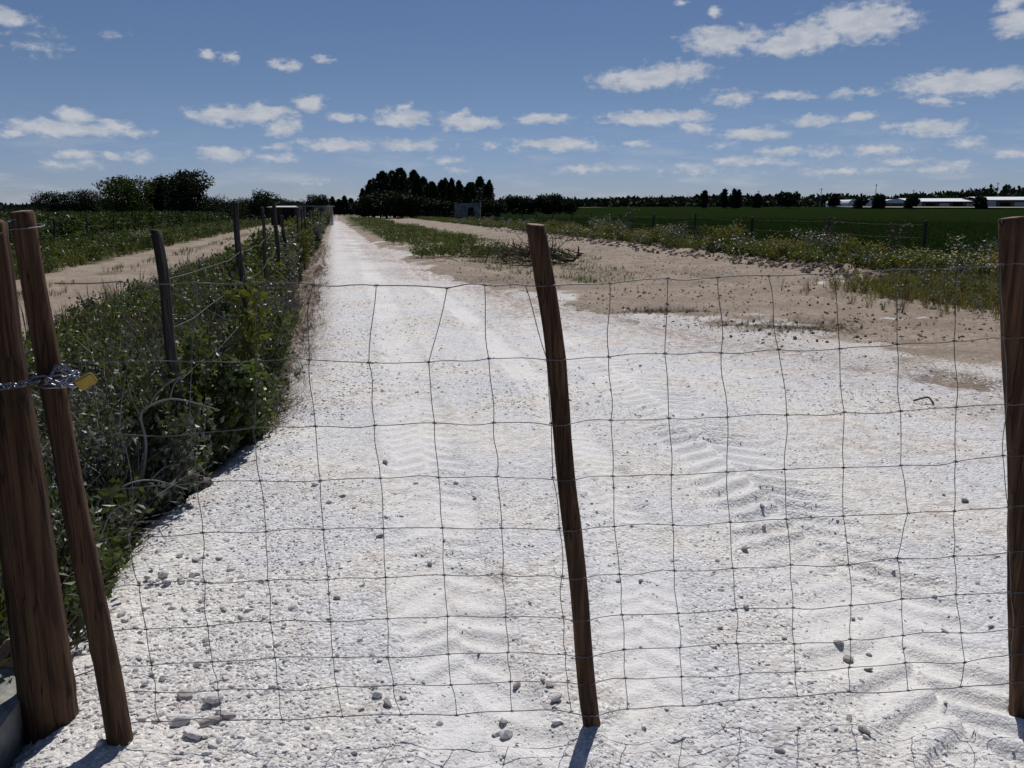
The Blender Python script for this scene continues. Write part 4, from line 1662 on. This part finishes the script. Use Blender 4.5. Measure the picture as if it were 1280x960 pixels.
def hall(px0, px1, top_y, Y, label, roof_m):
    xa = raydir(px0, 262)[0] / raydir(px0, 262)[1] * Y
    xb = raydir(px1, 262)[0] / raydir(px1, 262)[1] * Y
    w = xb - xa
    cx = (xa + xb) / 2
    z0 = gz(cx, Y)
    h = h_for(top_y, Y) - z0
    t_ = empty('farm_hall', (cx, Y, z0))
    setp(t_, label, 'building')
    D = 22
    mb = MB()
    mb.box((0, D / 2, (h - 1.3) / 2), (w, D, h - 1.3))
    link('wall', mb.mesh('wall', m_wallp), t_)
    mb = MB()
    V = [(-w / 2 - .4, -.5, h - 1.35), (w / 2 + .4, -.5, h - 1.35), (w / 2 + .4, D / 2, h), (-w / 2 - .4, D / 2, h), (-w / 2 - .4, D + .5, h - 1.35), (w / 2 + .4, D + .5, h - 1.35)]
    mb.add(V, [np.array([[0, 1, 2, 3], [3, 2, 5, 4]])])
    link('roof', mb.mesh('roof', roof_m), t_)
    nb = int(w / 5.5)
    for k in range(nb):
        x = -w / 2 + (k + 0.5) * w / nb
        mb = MB()
        mb.box((x, -0.04, (h - 1.3) * 0.45), (w / nb * 0.7, 0.08, (h - 1.3) * (0.5 if k % 3 else 0.85)))
        link('door' if k % 3 == 0 else 'window', mb.mesh('opening', m_dark if k % 2 else m_sheet), t_)


hall(1137, 1222, 247.5, 358, 'long low farm hall with a pale roof beyond the green field', m_poly)
hall(1229, 1300, 245.5, 350, 'farm hall with a white roof at the right edge beyond the field', m_poly)

# tall thin masts on the horizon
m_mast, t, b = material('mast_grey')
b.inputs['Base Color'].default_value = (0.12, 0.12, 0.13, 1)
for k, (px, ty, lb) in enumerate([(1025, 235, 'tall thin utility pole left of the greenhouses'), (1093, 230, 'tallest thin utility pole above the white greenhouses'),
                                  (1140, 237, 'thin utility pole above the long farm hall'), (947, 238, 'thin utility pole left of the round dome tree'), (1244, 228, 'thin mast on the wooded rise at the right')]):
    Y = 420
    x = raydir(px, 262)[0] / raydir(px, 262)[1] * Y
    h = h_for(ty, Y)
    t_ = empty('utility_pole', (x, Y, gz(x, Y)))
    setp(t_, lb, 'utility pole')
    mb = MB()
    mb.tube([(0, 0, 0), (0, 0, h - t_.location.z)], [0.22, 0.14], 8)
    link('shaft', mb.mesh('shaft', m_mast, True), t_)
    mb = MB()
    mb.box((0, 0, h - t_.location.z - 0.6), (1.8, 0.14, 0.14))
    link('crossarm', mb.mesh('crossarm', m_mast), t_)

# ------------------------------------------------------------------ fences along the road and fields
def fence(name, label, L0, ss, hgt_, rad, wires, mat, seed, lean=0.04, wmat=None, special=None):
    r = np.random.default_rng(seed)
    x0, y0 = XY(L0, ss[0])
    f = empty(name, (float(x0), float(y0), 0))
    setp(f, label, 'fence')
    tops = []
    for k, s in enumerate(ss):
        x, y = XY(L0 + r.normal(0, 0.03), s + r.normal(0, 0.12))
        z = gz(x, y)
        hh = hgt_ * r.uniform(0.94, 1.08)
        lx, ly = r.normal(0, lean), r.normal(0, lean)
        if special and k in special:
            hh, lx, ly = special[k]
        rr = rad * r.uniform(0.85, 1.15)
        round_pole((x, y, z - 0.1), (x + lx, y + ly, z + hh), rr, rr * 0.8, 'fence_post', mat, f, seed=seed * 50 + k, sides=12 if k < 5 else 7, bend=0.012, knots=2, rough=0.08)
        tops.append((x, y, z, hh, lx, ly))
    for wh in wires:
        P = []
        for k, (x, y, z, hh, lx, ly) in enumerate(tops):
            a = wh / hh
            c = np.array([x + lx * a, y + ly * a, z + wh * min(1, hh / hgt_)])
            P.append(c)
            if k < len(tops) - 1:
                x2, y2, z2, h2, lx2, ly2 = tops[k + 1]
                c2 = np.array([x2 + lx2 * a, y2 + ly2 * a, z2 + wh])
                for q_ in (0.25, 0.5, 0.75):
                    P.append(c + (c2 - c) * q_ + np.array([r.normal(0, .01), 0, -0.06 * math.sin(q_ * PI) * r.uniform(.2, 1)]))
        mb = MB()
        mb.tube(rel(P, f), 0.0016, 4)
        link('wire', mb.mesh('wire', wmat or m_oldwire, True), f)
    return f


sL = [float(LS(*G(214, 560)[:2])[1])]
sL = [5.1, 8.35, 10.9, 13.6, 16.8, 20.2, 23.5, 27, 30.5, 34, 38, 42, 47, 52, 58, 64, 71, 78, 86]
f_old = fence('old_fence', 'old leaning fence of dark weathered posts overgrown by weeds left of the road', -0.86, sL, 1.58, 0.031,
              (0.35, 0.7, 1.02, 1.3), m_old, 61, 0.05, special={0: (1.535, -0.09, 0.0), 1: (1.74, -0.05, 0), 2: (1.68, -0.05, 0.0)})
fence('field_fence', 'low dark post and wire fence beyond the sandy track at left', -12.0, list(np.arange(20, 110, 5.2)), 1.25, 0.045, (0.5, 0.85, 1.15), m_old, 62, 0.04)
fence('crop_fence', 'line of dark posts and wire along the green crop field', 15.0, list(np.arange(10.0, 150, 5.0) + 9.6), 1.35, 0.05, (0.5, 0.9, 1.25), m_old, 63, 0.05)

# ------------------------------------------------------------------ weeds and grasses (sources)
def tuft(seed, n, h, w, mat, spread=0.5, droop=0.5, base_r=0.05):
    r = np.random.default_rng(seed)
    mb = MB()
    for k in range(n):
        a = r.uniform(0, 2 * PI)
        hh = h * r.uniform(0.5, 1.1)
        out_ = hh * spread * r.uniform(0.1, 1)
        b0 = np.array([math.cos(a), math.sin(a), 0]) * base_r * r.random()
        d = np.array([math.cos(a), math.sin(a), 0])
        sd = np.array([-math.sin(a), math.cos(a), 0])
        p = [b0, b0 + d * out_ * 0.35 + np.array([0, 0, hh * 0.55]), b0 + d * out_ + np.array([0, 0, hh * (1 - droop * 0.3)])]
        ww = w * r.uniform(.6, 1.2)
        V = [p[0] - sd * ww / 2, p[0] + sd * ww / 2, p[1] + sd * ww / 2, p[1] - sd * ww / 2, p[2]]
        mb.add(V, [[0, 1, 2, 3]])
        mb.F.setdefault(3, []).append(np.array([[3, 2, 4]]) + mb.n - 5)
    return mb.mesh('tuft', mat)


def leafy(seed, n, h, w, leaf, mat, aspect=1.5):
    """small leafy weed as instance source"""
    r = np.random.default_rng(seed)
    mb = MB()
    blobs = [(r.normal(0, w * .22), r.normal(0, w * .22), h * r.uniform(.3, .8), w * .3, w * .3, h * .28) for _ in range(5)]
    leaves(mb, crown_points(r, blobs, n, 0.2), r, leaf, leaf * aspect, 0.5)
    return mb.mesh('weed', mat)


def flowerhead(seed, n, h, w, mat_f):
    r = np.random.default_rng(seed)
    mb = MB()
    for k in range(n):
        p = np.array([r.normal(0, w * .4), r.normal(0, w * .4), h * r.uniform(.75, 1.1)])
        a = np.arange(6) * PI / 3
        rr = 0.016
        V = np.concatenate([[p + [0, 0, .003]], p + np.stack([np.cos(a) * rr, np.sin(a) * rr, np.zeros(6)], 1)])
        i = np.arange(6)
        mb.add(V, [np.stack([np.zeros(6, int), 1 + i, 1 + (i + 1) % 6], 1)])
    return mb.mesh('flowers', mat_f)


g_green = [tuft(800 + k, 16, 0.30, 0.008, m_grassA) for k in range(4)]
g_dry = [tuft(810 + k, 14, 0.34, 0.006, m_grassD, 0.6) for k in range(4)]
g_stalk = [tuft(820 + k, 9, 0.5, 0.006, m_brownw, 0.55) for k in range(3)]
w_mid = [leafy(830 + k, 60, 0.32, 0.34, 0.035, m_leafA) for k in range(4)]
w_grey = [leafy(840 + k, 70, 0.30, 0.34, 0.022, m_leafC, 2.4) for k in range(3)]
w_yel = [leafy(850 + k, 55, 0.34, 0.34, 0.032, m_leafB) for k in range(3)]
w_dark = [leafy(890 + k, 60, 0.32, 0.34, 0.04, m_treeM) for k in range(3)]
f_white = [flowerhead(860 + k, 14, 0.42, 0.34, m_daisy) for k in range(2)]
f_yel = [flowerhead(865 + k, 12, 0.40, 0.34, m_yel) for k in range(2)]


def region(n, L0, L1, s0, s1, seed, thresh=None, nscale=0.8, logs=True):
    r = np.random.default_rng(seed)
    s = np.exp(r.uniform(math.log(s0), math.log(s1), n)) if logs else r.uniform(s0, s1, n)
    L = r.uniform(L0, L1, n)
    x, y = XY(L, s)
    if thresh is not None:
        k = fbm(x, y, nscale, 3, seed + 7) > thresh
        x, y = x[k], y[k]
    z = z_ground(x, y)
    return np.stack([x, y, z], 1), r


def do_scatter(name, P, r, src, smin, smax, label, cat, tilt=0.12):
    n = len(P)
    rots = np.stack([r.normal(0, tilt, n), r.normal(0, tilt, n), r.uniform(0, 2 * PI, n)], 1)
    return scatter(name, P, rots, r.uniform(smin, smax, n), src, label, cat)


def cat_pts(*args):
    return np.concatenate(args)


# 1 left verge: dense low growth under the shrubs
P, r = region(5600, -3.6, -1.0, 2.8, 45, 901)
Pb, _ = region(500, -1.05, -0.62, 4.2, 8, 902)
Pc, _ = region(900, -1.5, -0.98, 2.9, 5.2, 903)
PV = cat_pts(P, Pb, Pc)
sd_a, sd_b = road_sd(PV[:, 0], PV[:, 1])
PV = PV[sd_a < -0.06]
_, sv = LS(PV[:, 0], PV[:, 1])
PV = PV[(sv > 5.2) | (r.random(len(PV)) < 0.30)]
do_scatter('verge_weeds', PV, r, w_mid + w_grey + g_green + g_green[:2], 0.5, 1.25, 'tangled low green weeds covering the verge left of the road', 'weeds')
P2, r = region(3400, -3.8, -0.8, 2.8, 45, 905, -0.02, 1.5)
sd_a, _ = road_sd(P2[:, 0], P2[:, 1])
P2 = P2[sd_a < -0.08]
P3, _ = region(3200, -2.4, -0.62, 2.9, 15, 907)
sd_a, _ = road_sd(P3[:, 0], P3[:, 1])
P3 = P3[sd_a < -0.10]
do_scatter('verge_stalks', P3, r, g_stalk + g_green[:2] + [tuft(880 + k, 10, 0.55, 0.005, m_twig, 0.8) for k in range(3)], 0.5, 1.2, 'grey and brown dead stems tangled among thin grass at the near gravel edge', 'dry stems', 0.45)
do_scatter('verge_dry_grass', P2, r, g_dry + g_stalk, 0.6, 1.5, 'dry straw coloured grass and dead stalks in the left verge', 'dry grass')
# 2 beyond the sandy track
P, r = region(5200, -11.8, -7.2, 12, 110, 911)
do_scatter('bank_grass', P, r, g_green + w_yel[:1] + g_dry[:2] + w_mid[:2] + w_dark, 0.8, 1.7, 'green and yellow grass on the bank beyond the sandy track at left', 'grass')
P, r = region(220, -9.2, -7.4, 14, 60, 912, 0.10)
do_scatter('bank_flowers', P, r, f_white, 1.0, 1.8, 'small white flowers in the grass beyond the sandy track', 'flowers')
P, r = region(9000, -60, -12.3, 25, 135, 913)
do_scatter('orchard_grass', P, r, w_dark + w_dark + w_mid[:1], 2.0, 4.6, 'dark rough grass under the trees behind the left fence', 'grass')
P, r = region(500, -6.0, -5.2, 10, 80, 914, -0.02)
do_scatter('track_grass', P, r, g_green + g_dry, 0.4, 0.8, 'thin grass along the middle of the sandy track', 'grass')
# 3 green strip right of the road
r = np.random.default_rng(921)
n = 26000
s = np.exp(r.uniform(math.log(15), math.log(160), n))
L = r.uniform(1.4, 9.0, n)
x, y = XY(L, s)
ga = ground_attrs(x, y)['grass']
k = (r.random(n) < np.clip(ga - 0.12, 0, 1) * 0.8)
P = np.stack([x, y, z_ground(x, y)], 1)[k & (L < 8.6)]
do_scatter('strip_grass', P, r, g_green + g_dry[:2] + g_green, 0.16, 0.5, 'short green grass strip between the white road and the dirt track', 'grass')
k = (fbm(x, y, 0.35, 3, 933) > 0.12) & (L > 2.4) & (L < 6.5) & (s > 24) & (r.random(n) < 0.30)
P = np.stack([x, y, z_ground(x, y)], 1)[k]
do_scatter('strip_weeds', P, r, w_yel + w_mid, 0.7, 1.5, 'taller bright green weeds in the grass strip right of the road', 'weeds')
# 4 verge by the crop
P, r = region(9000, 12.8, 15.8, 9, 140, 941)
do_scatter('field_verge', P, r, w_yel + w_mid + w_grey + g_dry + g_green, 0.7, 1.9, 'mixed green and straw coloured weeds along the crop fence', 'weeds')
P, r = region(420, 12.9, 15.0, 12, 80, 942, 0.12, .6)
do_scatter('field_verge_white_flowers', P, r, f_white, 0.9, 1.6, 'white flowers among the weeds along the crop fence', 'flowers')
P, r = region(500, 12.9, 15.0, 12, 60, 943, 0.16, .6)
do_scatter('field_verge_yellow_flowers', P, r, f_yel, 0.9, 1.5, 'yellow flowers among the weeds along the crop fence', 'flowers')
# 5 the weedy corner
c = G(1228, 372)
r = np.random.default_rng(951)
n = 2600
x = c[0] + r.normal(0, 1.0, n)
y = c[1] + r.normal(0, 1.5, n)
x2 = c[0] + 1.5 + r.normal(0, 1.3, n)
P = np.stack([x, y, z_ground(x, y)], 1)
do_scatter('corner_weeds', P, r, w_yel[:2] + g_dry + g_green[:2] + w_grey[:1] + g_dry + g_stalk[:2], 0.5, 1.1, 'olive and straw weeds in the corner by the right post', 'weeds')
# 6 crop plants nearest to the fence
P, r = region(24000, 15.8, 60, 12, 120, 961)
P[:, 2] += 0.12
do_scatter('crop_plants', P, r, [leafy(870 + k, 60, 0.32, 0.34, 0.035, m_cropleaf) for k in range(3)], 0.6, 1.3, 'dense dark green crop plants filling the field', 'crop')
# 7 litter of dry stalks and dead leaves on the road shoulders
P, r = region(2200, -1.0, -0.22, 6, 40, 971)
do_scatter('shoulder_litter', P, r, g_stalk, 0.25, 0.6, 'brown dead stalks on the soil shoulder left of the gravel', 'litter', 1.3)
r = np.random.default_rng(975)
n = 500
P = []
for (px, py, sx_, sy_) in ((955, 408, .9, .4), (800, 342, 1.5, .7), (1000, 415, .5, .25), (640, 350, 2.0, .6), (830, 392, .4, .15)):
    c = G(px, py)
    P.append(np.stack([c[0] + r.normal(0, sx_, n), c[1] + r.normal(0, sy_, n), np.zeros(n)], 1))
P = np.concatenate(P)
P[:, 2] = z_ground(P[:, 0], P[:, 1])
do_scatter('dry_patches', P, r, g_stalk + g_dry[:1], 0.12, 0.35, 'flattened brown plant remains on the bare soil right of the road', 'litter', 1.4)
# 8 clods along the field edge
clods = [stone_mesh('clod', 1, 980 + k, m_ground, 0.7) for k in range(3)]
r = np.random.default_rng(981)
n = 1500
s = np.exp(r.uniform(math.log(9), math.log(70), n))
L = 12.45 + r.normal(0, 0.35, n)
s2 = np.exp(r.uniform(math.log(9), math.log(60), 4200))
L = np.concatenate([L, r.uniform(3.0, 12.3, 4200)])
s = np.concatenate([s, s2])
k = (L > np.interp(s, eRs, eRL) - 0.5)
L, s = L[k], s[k]
n = len(L)
x, y = XY(L, s)
P = np.stack([x, y, z_ground(x, y)], 1)
scatter('soil_clods', P, np.stack([r.uniform(0, 6, n)] * 3, 1), np.where(np.abs(L - 12.45) < 1.0, 0.03 + 0.10 * r.random(n) ** 2, 0.012 + 0.03 * r.random(n) ** 3), clods, 'lumps of dug soil along the edge of the dirt track', 'soil')


# ------------------------------------------------------------------ shrubs standing in the left verge
def shrub(L, s, h, w, leaf, mat, n, label, seed, group=None, cat='shrub', name='shrub', stems=7, twig=None, aspect=1.4, lowz=0.08):
    r = np.random.default_rng(seed)
    x, y = XY(L, s)
    z = gz(x, y)
    t_ = empty(name, (float(x), float(y), z))
    setp(t_, label, cat, group)
    blobs = []
    mb = MB()
    for k in range(stems):
        a = r.uniform(0, 2 * PI)
        top_ = np.array([math.cos(a) * w / 2 * r.uniform(.1, .9), math.sin(a) * w / 2 * r.uniform(.1, .9), h * r.uniform(.55, .95)])
        q_ = np.linspace(0, 1, 7)[:, None]
        Pp = np.array([math.cos(a) * .04, math.sin(a) * .04, -0.03]) * (1 - q_) + top_ * q_ + r.normal(0, 0.02, (7, 3)) * q_
        Pp[:, :2] *= (0.5 + 0.5 * q_)
        mb.tube(Pp, np.linspace(0.009, 0.002, 7), 5)
        for q2 in (0.35, 0.6, 0.85, 1.0):
            c = top_ * q2
            sz = w * 0.17 * r.uniform(.6, 1.3)
            blobs.append((c[0], c[1], max(c[2], lowz), sz, sz, sz * 0.9))
    link('stem', mb.mesh('stem', twig or m_brownw, True), t_)
    mb = MB()
    leaves(mb, crown_points(r, blobs, n, 0.15), r, leaf, leaf * aspect, 0.1)
    link('foliage', mb.mesh('foliage', mat), t_)
    return t_


NEAR = [
    (-0.98, 4.85, 0.86, 0.5, .040, m_leafA, 700, 'dark leafy weed hiding the foot of the nearest old fence post'),
    (-0.86, 5.75, 0.98, 0.62, .050, m_leafA, 1100, 'big dark green leafy shrub just right of the nearest old fence post'),
    (-0.66, 5.95, 0.66, 0.72, .045, m_leafA, 1200, 'rounded green shrub bulging onto the gravel edge below the nearest old post'),
    (-0.72, 6.9, 1.25, 0.55, .060, m_leafB, 420, 'yellow green shrub with large leaves climbing behind the nearest old post'),
    (-1.02, 4.75, 0.66, 0.7, .036, m_leafC, 950, 'grey green bushy weed in front of the nearest old fence post'),
    (-1.45, 4.6, 0.62, 0.75, .030, m_leafC, 800, 'fine leaved grey green weed right of the slim gate pole'),
    (-1.30, 3.9, 0.45, 0.6, .026, m_leafC, 420, 'thin low grey weed between the slim gate pole and the gravel'),
    (-1.55, 3.4, 0.60, 0.5, .024, m_leafB, 420, 'yellowish sparse weed seen between thick post and slim pole'),
    (-1.9, 3.9, 0.6, 0.7, .030, m_leafA, 900, 'dark green weed behind the thick post'),
    (-2.15, 3.1, 0.5, 0.5, .022, m_grassD, 600, 'straw coloured tuft at the left edge behind the thick post'),
    (-0.72, 7.9, 0.85, 0.7, .040, m_leafA, 1000, 'green shrub by the second old fence post'),
    (-0.80, 8.8, 1.05, 0.7, .040, m_leafC, 900, 'greyish tangle climbing the second and third old posts'),
    (-2.1, 6.2, 0.45, 0.9, .028, m_leafC, 800, 'low grey green weed between old fence and sandy track'),
    (-2.6, 8.5, 0.45, 1.0, .028, m_leafA, 800, 'low dark weed mound at the sandy track edge'),
    (-1.5, 7.6, 0.5, 0.9, .030, m_leafA, 800, 'low green weed just left of the nearest old fence post'),
]
for k, a in enumerate(NEAR):
    shrub(*a[:7], a[7], 1000 + k, aspect=1.2 if a[3] < .055 else 1.1)
r = random.Random(9)
srcs = [shrub(-0.95, 9.6, 1.0, 0.9, .045, m_leafA, 800, 'low green shrub in the overgrown strip along the old fence', 1100, 'shrubs along the old fence'),
        shrub(-0.85, 10.6, 0.85, 0.9, .045, m_leafC, 800, 'grey green shrub in the overgrown strip along the old fence', 1101, 'shrubs along the old fence'),
        shrub(-1.0, 11.6, 1.1, 0.9, .048, m_leafB, 700, 'yellow green shrub in the overgrown strip along the old fence', 1102, 'shrubs along the old fence')]
s = 12.4
k = 0
while s < 95:
    for rep in range(2):
        so = srcs[[0, 1, 0, 2, 0, 1][k % 6]]
        c = so.copy()
        COL.objects.link(c)
        x, y = XY(r.uniform(-1.5, -0.82) + 0.16 * math.sin(s * 0.9), s + r.uniform(-.4, .4))
        c.location = (x, y, gz(x, y))
        c.rotation_euler = (0, 0, r.uniform(0, 6.28))
        sc_ = r.uniform(0.55, 1.15) * (1 + min(s, 60) / 150)
        c.scale = (sc_, sc_, sc_)
        for ch in list(so.children):
            d = ch.copy()
            COL.objects.link(d)
            d.parent = c
        k += 1
    s += 0.9 + s * 0.035

# weeds standing up along the crop fence: things in one group
VS = [shrub(13.3, 20.5, 0.9, 1.3, .05, m_leafB, 900, 'yellow green weed clump at the edge of the dirt track', 1200, 'weed clumps along the dirt track', name='weed_clump', cat='weed'),
      shrub(13.6, 22.0, 1.0, 1.4, .045, m_leafC, 900, 'pale flowering weed clump at the edge of the dirt track', 1201, 'weed clumps along the dirt track', name='weed_clump', cat='weed'),
      shrub(13.4, 24.0, 0.8, 1.5, .05, m_grassD, 700, 'straw coloured dry weed clump at the edge of the dirt track', 1202, 'weed clumps along the dirt track', name='weed_clump', cat='weed'),
      shrub(14.2, 23.0, 1.35, 0.8, .04, m_brownw, 420, 'tall brown thistle clump by the crop fence', 1203, 'tall thistles along the crop fence', name='thistle', cat='weed')]
s = 14.0
k = 0
while s < 95:
    so = VS[[0, 1, 2, 1, 0, 3, 2, 1][k % 8]]
    c = so.copy()
    COL.objects.link(c)
    x, y = XY(r.uniform(13.0, 14.9), s)
    c.location = (x, y, gz(x, y))
    c.rotation_euler = (0, 0, r.uniform(0, 6.28))
    sc_ = r.uniform(0.75, 1.3)
    c.scale = (sc_, sc_, sc_ * r.uniform(.8, 1.1))
    for ch in list(so.children):
        d = ch.copy()
        COL.objects.link(d)
        d.parent = c
    k += 1
    s += 0.75 + s * 0.022
P, r_ = region(60, 14.3, 14.8, 20, 60, 990)

# ------------------------------------------------------------------ brush pile, dead branches, log
def branch_path(r, p0, d, L_, n=9, wob=0.06):
    d = np.array(d, float)
    d /= np.linalg.norm(d)
    P = [np.array(p0, float)]
    for k in range(n - 1):
        d = d + r.normal(0, wob * 3, 3)
        d /= np.linalg.norm(d)
        P.append(P[-1] + d * L_ / (n - 1))
    return np.array(P)


m_char, t, b = material('dark_branch')
t.put(b.inputs['Base Color'], t.mix(t.noise(t.coords(), 8, 4), (0.035, 0.026, 0.024), (0.10, 0.075, 0.065)))
c = G(675, 331)
pile = empty('brush_pile', (c[0], c[1], gz(c[0], c[1])))
setp(pile, 'heap of dark cut branches on the grass strip behind the middle gate pole', 'brush pile')
r = np.random.default_rng(1300)
for k in range(70):
    a = r.uniform(0, 2 * PI)
    p0 = np.array([r.normal(0, .75), r.normal(0, .4), r.uniform(0.02, .42)])
    L_ = r.uniform(0.5, 1.4)
    d = [math.cos(a), math.sin(a) * .6, r.uniform(-.05, .45)]
    mb = MB()
    Pp = branch_path(r, p0, d, L_)
    Pp[:, 2] = np.maximum(Pp[:, 2], 0.01)
    r0 = r.uniform(.008, .03)
    mb.tube(Pp, np.linspace(r0, r0 * .3, len(Pp)), 6)
    for j in range(3):
        i = r.integers(2, 8)
        q_ = branch_path(r, Pp[i], r.normal(0, 1, 3) + [0, 0, .5], L_ * .35, 5)
        mb.tube(q_, np.linspace(r0 * .5, r0 * .15, 5), 4)
    link('branch', mb.mesh('branch', m_char, True), pile)
# the forked limb that sticks up at its right end
mb = MB()
mb.tube([(0.3, -.1, 0.30), (0.7, -.1, .12), (0.98, -.1, .10), (1.12, -.1, .26), (1.13, -.1, .52)], [.04, .045, .045, .035, .02], 7, jitter=.08)
mb.tube([(1.06, -.1, .20), (1.2, -.12, .27), (1.25, -.12, .33)], [.03, .022, .012], 6)
mb.tube([(0.35, -.1, .26), (.45, -.12, .42), (.42, -.1, .55), (.5, -.1, .62)], [.025, .02, .014, .008], 6)
link('branch', mb.mesh('branch', m_char, True), pile)
# small dark brush further left on the strip
c = G(590, 322)
pile2 = empty('brush_pile', (c[0], c[1], gz(c[0], c[1])))
setp(pile2, 'smaller low heap of twigs on the strip left of the larger heap', 'brush pile')
for k in range(22):
    a = r.uniform(0, 2 * PI)
    mb = MB()
    Pp = branch_path(r, [r.normal(0, .4), r.normal(0, .25), r.uniform(.02, .15)], [math.cos(a), math.sin(a), .1], r.uniform(.3, .8))
    Pp[:, 2] = np.maximum(Pp[:, 2], 0.01)
    mb.tube(Pp, np.linspace(.014, .004, len(Pp)), 5)
    link('branch', mb.mesh('branch', m_char, True), pile2)

# log and dead branches by the gate
g0 = G(160, 590, 0.10)
m_log = wood_mat('dead_log_wood', (0.07, 0.06, 0.055), (0.20, 0.175, 0.155))
a0 = G(195, 578, 0.16)
a1 = G(262, 603, 0.05)
mb = MB()
q_ = np.linspace(0, 1, 12)[:, None]
Pp = (a0 * (1 - q_) + a1 * q_)
Pp[:, 2] += 0.03 * np.sin(q_[:, 0] * 5)
rad = np.interp(q_[:, 0], [0, .3, .7, .9, 1], [.022, .028, .036, .045, .040])
mb.tube(Pp, rad, 12, jitter=0.09, seed=4)
mb.tube([Pp[2], Pp[2] + [-.14, -.05, .10], Pp[2] + [-.20, -.02, .22]], [.018, .014, .008], 8)
mb.tube([Pp[7], Pp[7] + [.02, -.06, .03], Pp[7] + [.03, -.12, .0]], [.02, .015, .01], 8)
setp(link('log', mb.mesh('log', m_log, True)), 'thick grey dead limb lying at the gravel edge behind the gate', 'log')


def dead_branch(pts_px, Y, r0, label):
    mb = MB()
    P0 = [at_dist(px, py, Y + dy) for (px, py, dy) in pts_px[0]]
    P0 = catmull(P0, 5)
    mb.tube(P0, np.linspace(r0, r0 * .4, len(P0)), 6, jitter=.05)
    for br in pts_px[1:]:
        P1 = catmull([at_dist(px, py, Y + dy) for (px, py, dy) in br], 4)
        mb.tube(P1, np.linspace(r0 * .55, r0 * .2, len(P1)), 5)
    o = link('dead_branch', mb.mesh('dead_branch', m_twig, True))
    setp(o, label, 'branch')


dead_branch([[(178, 600, 0), (182, 555, 0), (176, 520, 0), (186, 508, 0), (212, 499, .05), (240, 503, .05), (275, 513, .1)],
             [(212, 499, .05), (217, 482, .05), (224, 473, .05)], [(186, 508, 0), (196, 492, 0), (212, 478, 0), (232, 468, 0)], [(176, 520, 0), (165, 500, 0), (160, 480, 0)]], 4.35, 0.009,
            'bare grey forked branch rising from the weeds right of the slim gate pole')
dead_branch([[(285, 525, 0), (310, 514, 0), (335, 505, 0), (356, 496, 0)], [(310, 514, 0), (322, 500, 0)], [(335, 505, 0), (345, 512, 0)]], 6.0, 0.006,
            'thin bare twig reaching from the shrub toward the gravel')
dead_branch([[(220, 545, 0), (214, 505, 0), (222, 470, 0), (218, 440, 0)], [(214, 505, 0), (206, 488, 0)]], 4.9, 0.005,
            'thin upright bare twig in front of the nearest old post')
dead_branch([[(120, 640, 0), (150, 610, 0), (188, 600, .1), (235, 612, .1)], [(150, 610, 0), (160, 585, 0), (158, 560, 0)], [(188, 600, .1), (205, 585, .1), (225, 580, .1)]], 3.9, 0.006,
            'brown bare branch lying low in the verge left of the log')
dead_branch([[(108, 700, 0), (128, 665, 0), (140, 640, 0), (170, 625, 0)], [(128, 665, 0), (122, 640, 0), (126, 618, 0)], [(140, 640, 0), (155, 650, 0), (172, 648, 0)]], 3.3, 0.004,
            'thin bare twig in the dry tangle just right of the slim gate pole')
dead_branch([[(290, 470, 0), (300, 420, 0), (296, 380, 0), (305, 345, 0)], [(300, 420, 0), (318, 400, 0), (322, 375, 0)], [(296, 380, 0), (284, 360, 0)]], 7.2, 0.006,
            'upright bare stem among the leaves in front of the second old post')
# dark twig on the gravel at right
c0 = G(1144, 500, .02)
c1 = G(1166, 504, .02)
mb = MB()
mb.tube(catmull([G(1142, 501, .015), G(1152, 498, .05), G(1161, 497, .05), G(1167, 505, .015)], 4), .008, 6)
setp(link('twig', mb.mesh('twig', m_char, True)), 'bent dark twig lying on the gravel toward the right post', 'twig')
# tall single weed behind the first old post (a plant sticking over its top)
shrub(-1.02, 5.1, 1.0, 0.25, .04, m_leafC, 140, 'slender vine wound round the nearest old fence post', 1401, name='vine', cat='vine', stems=4)
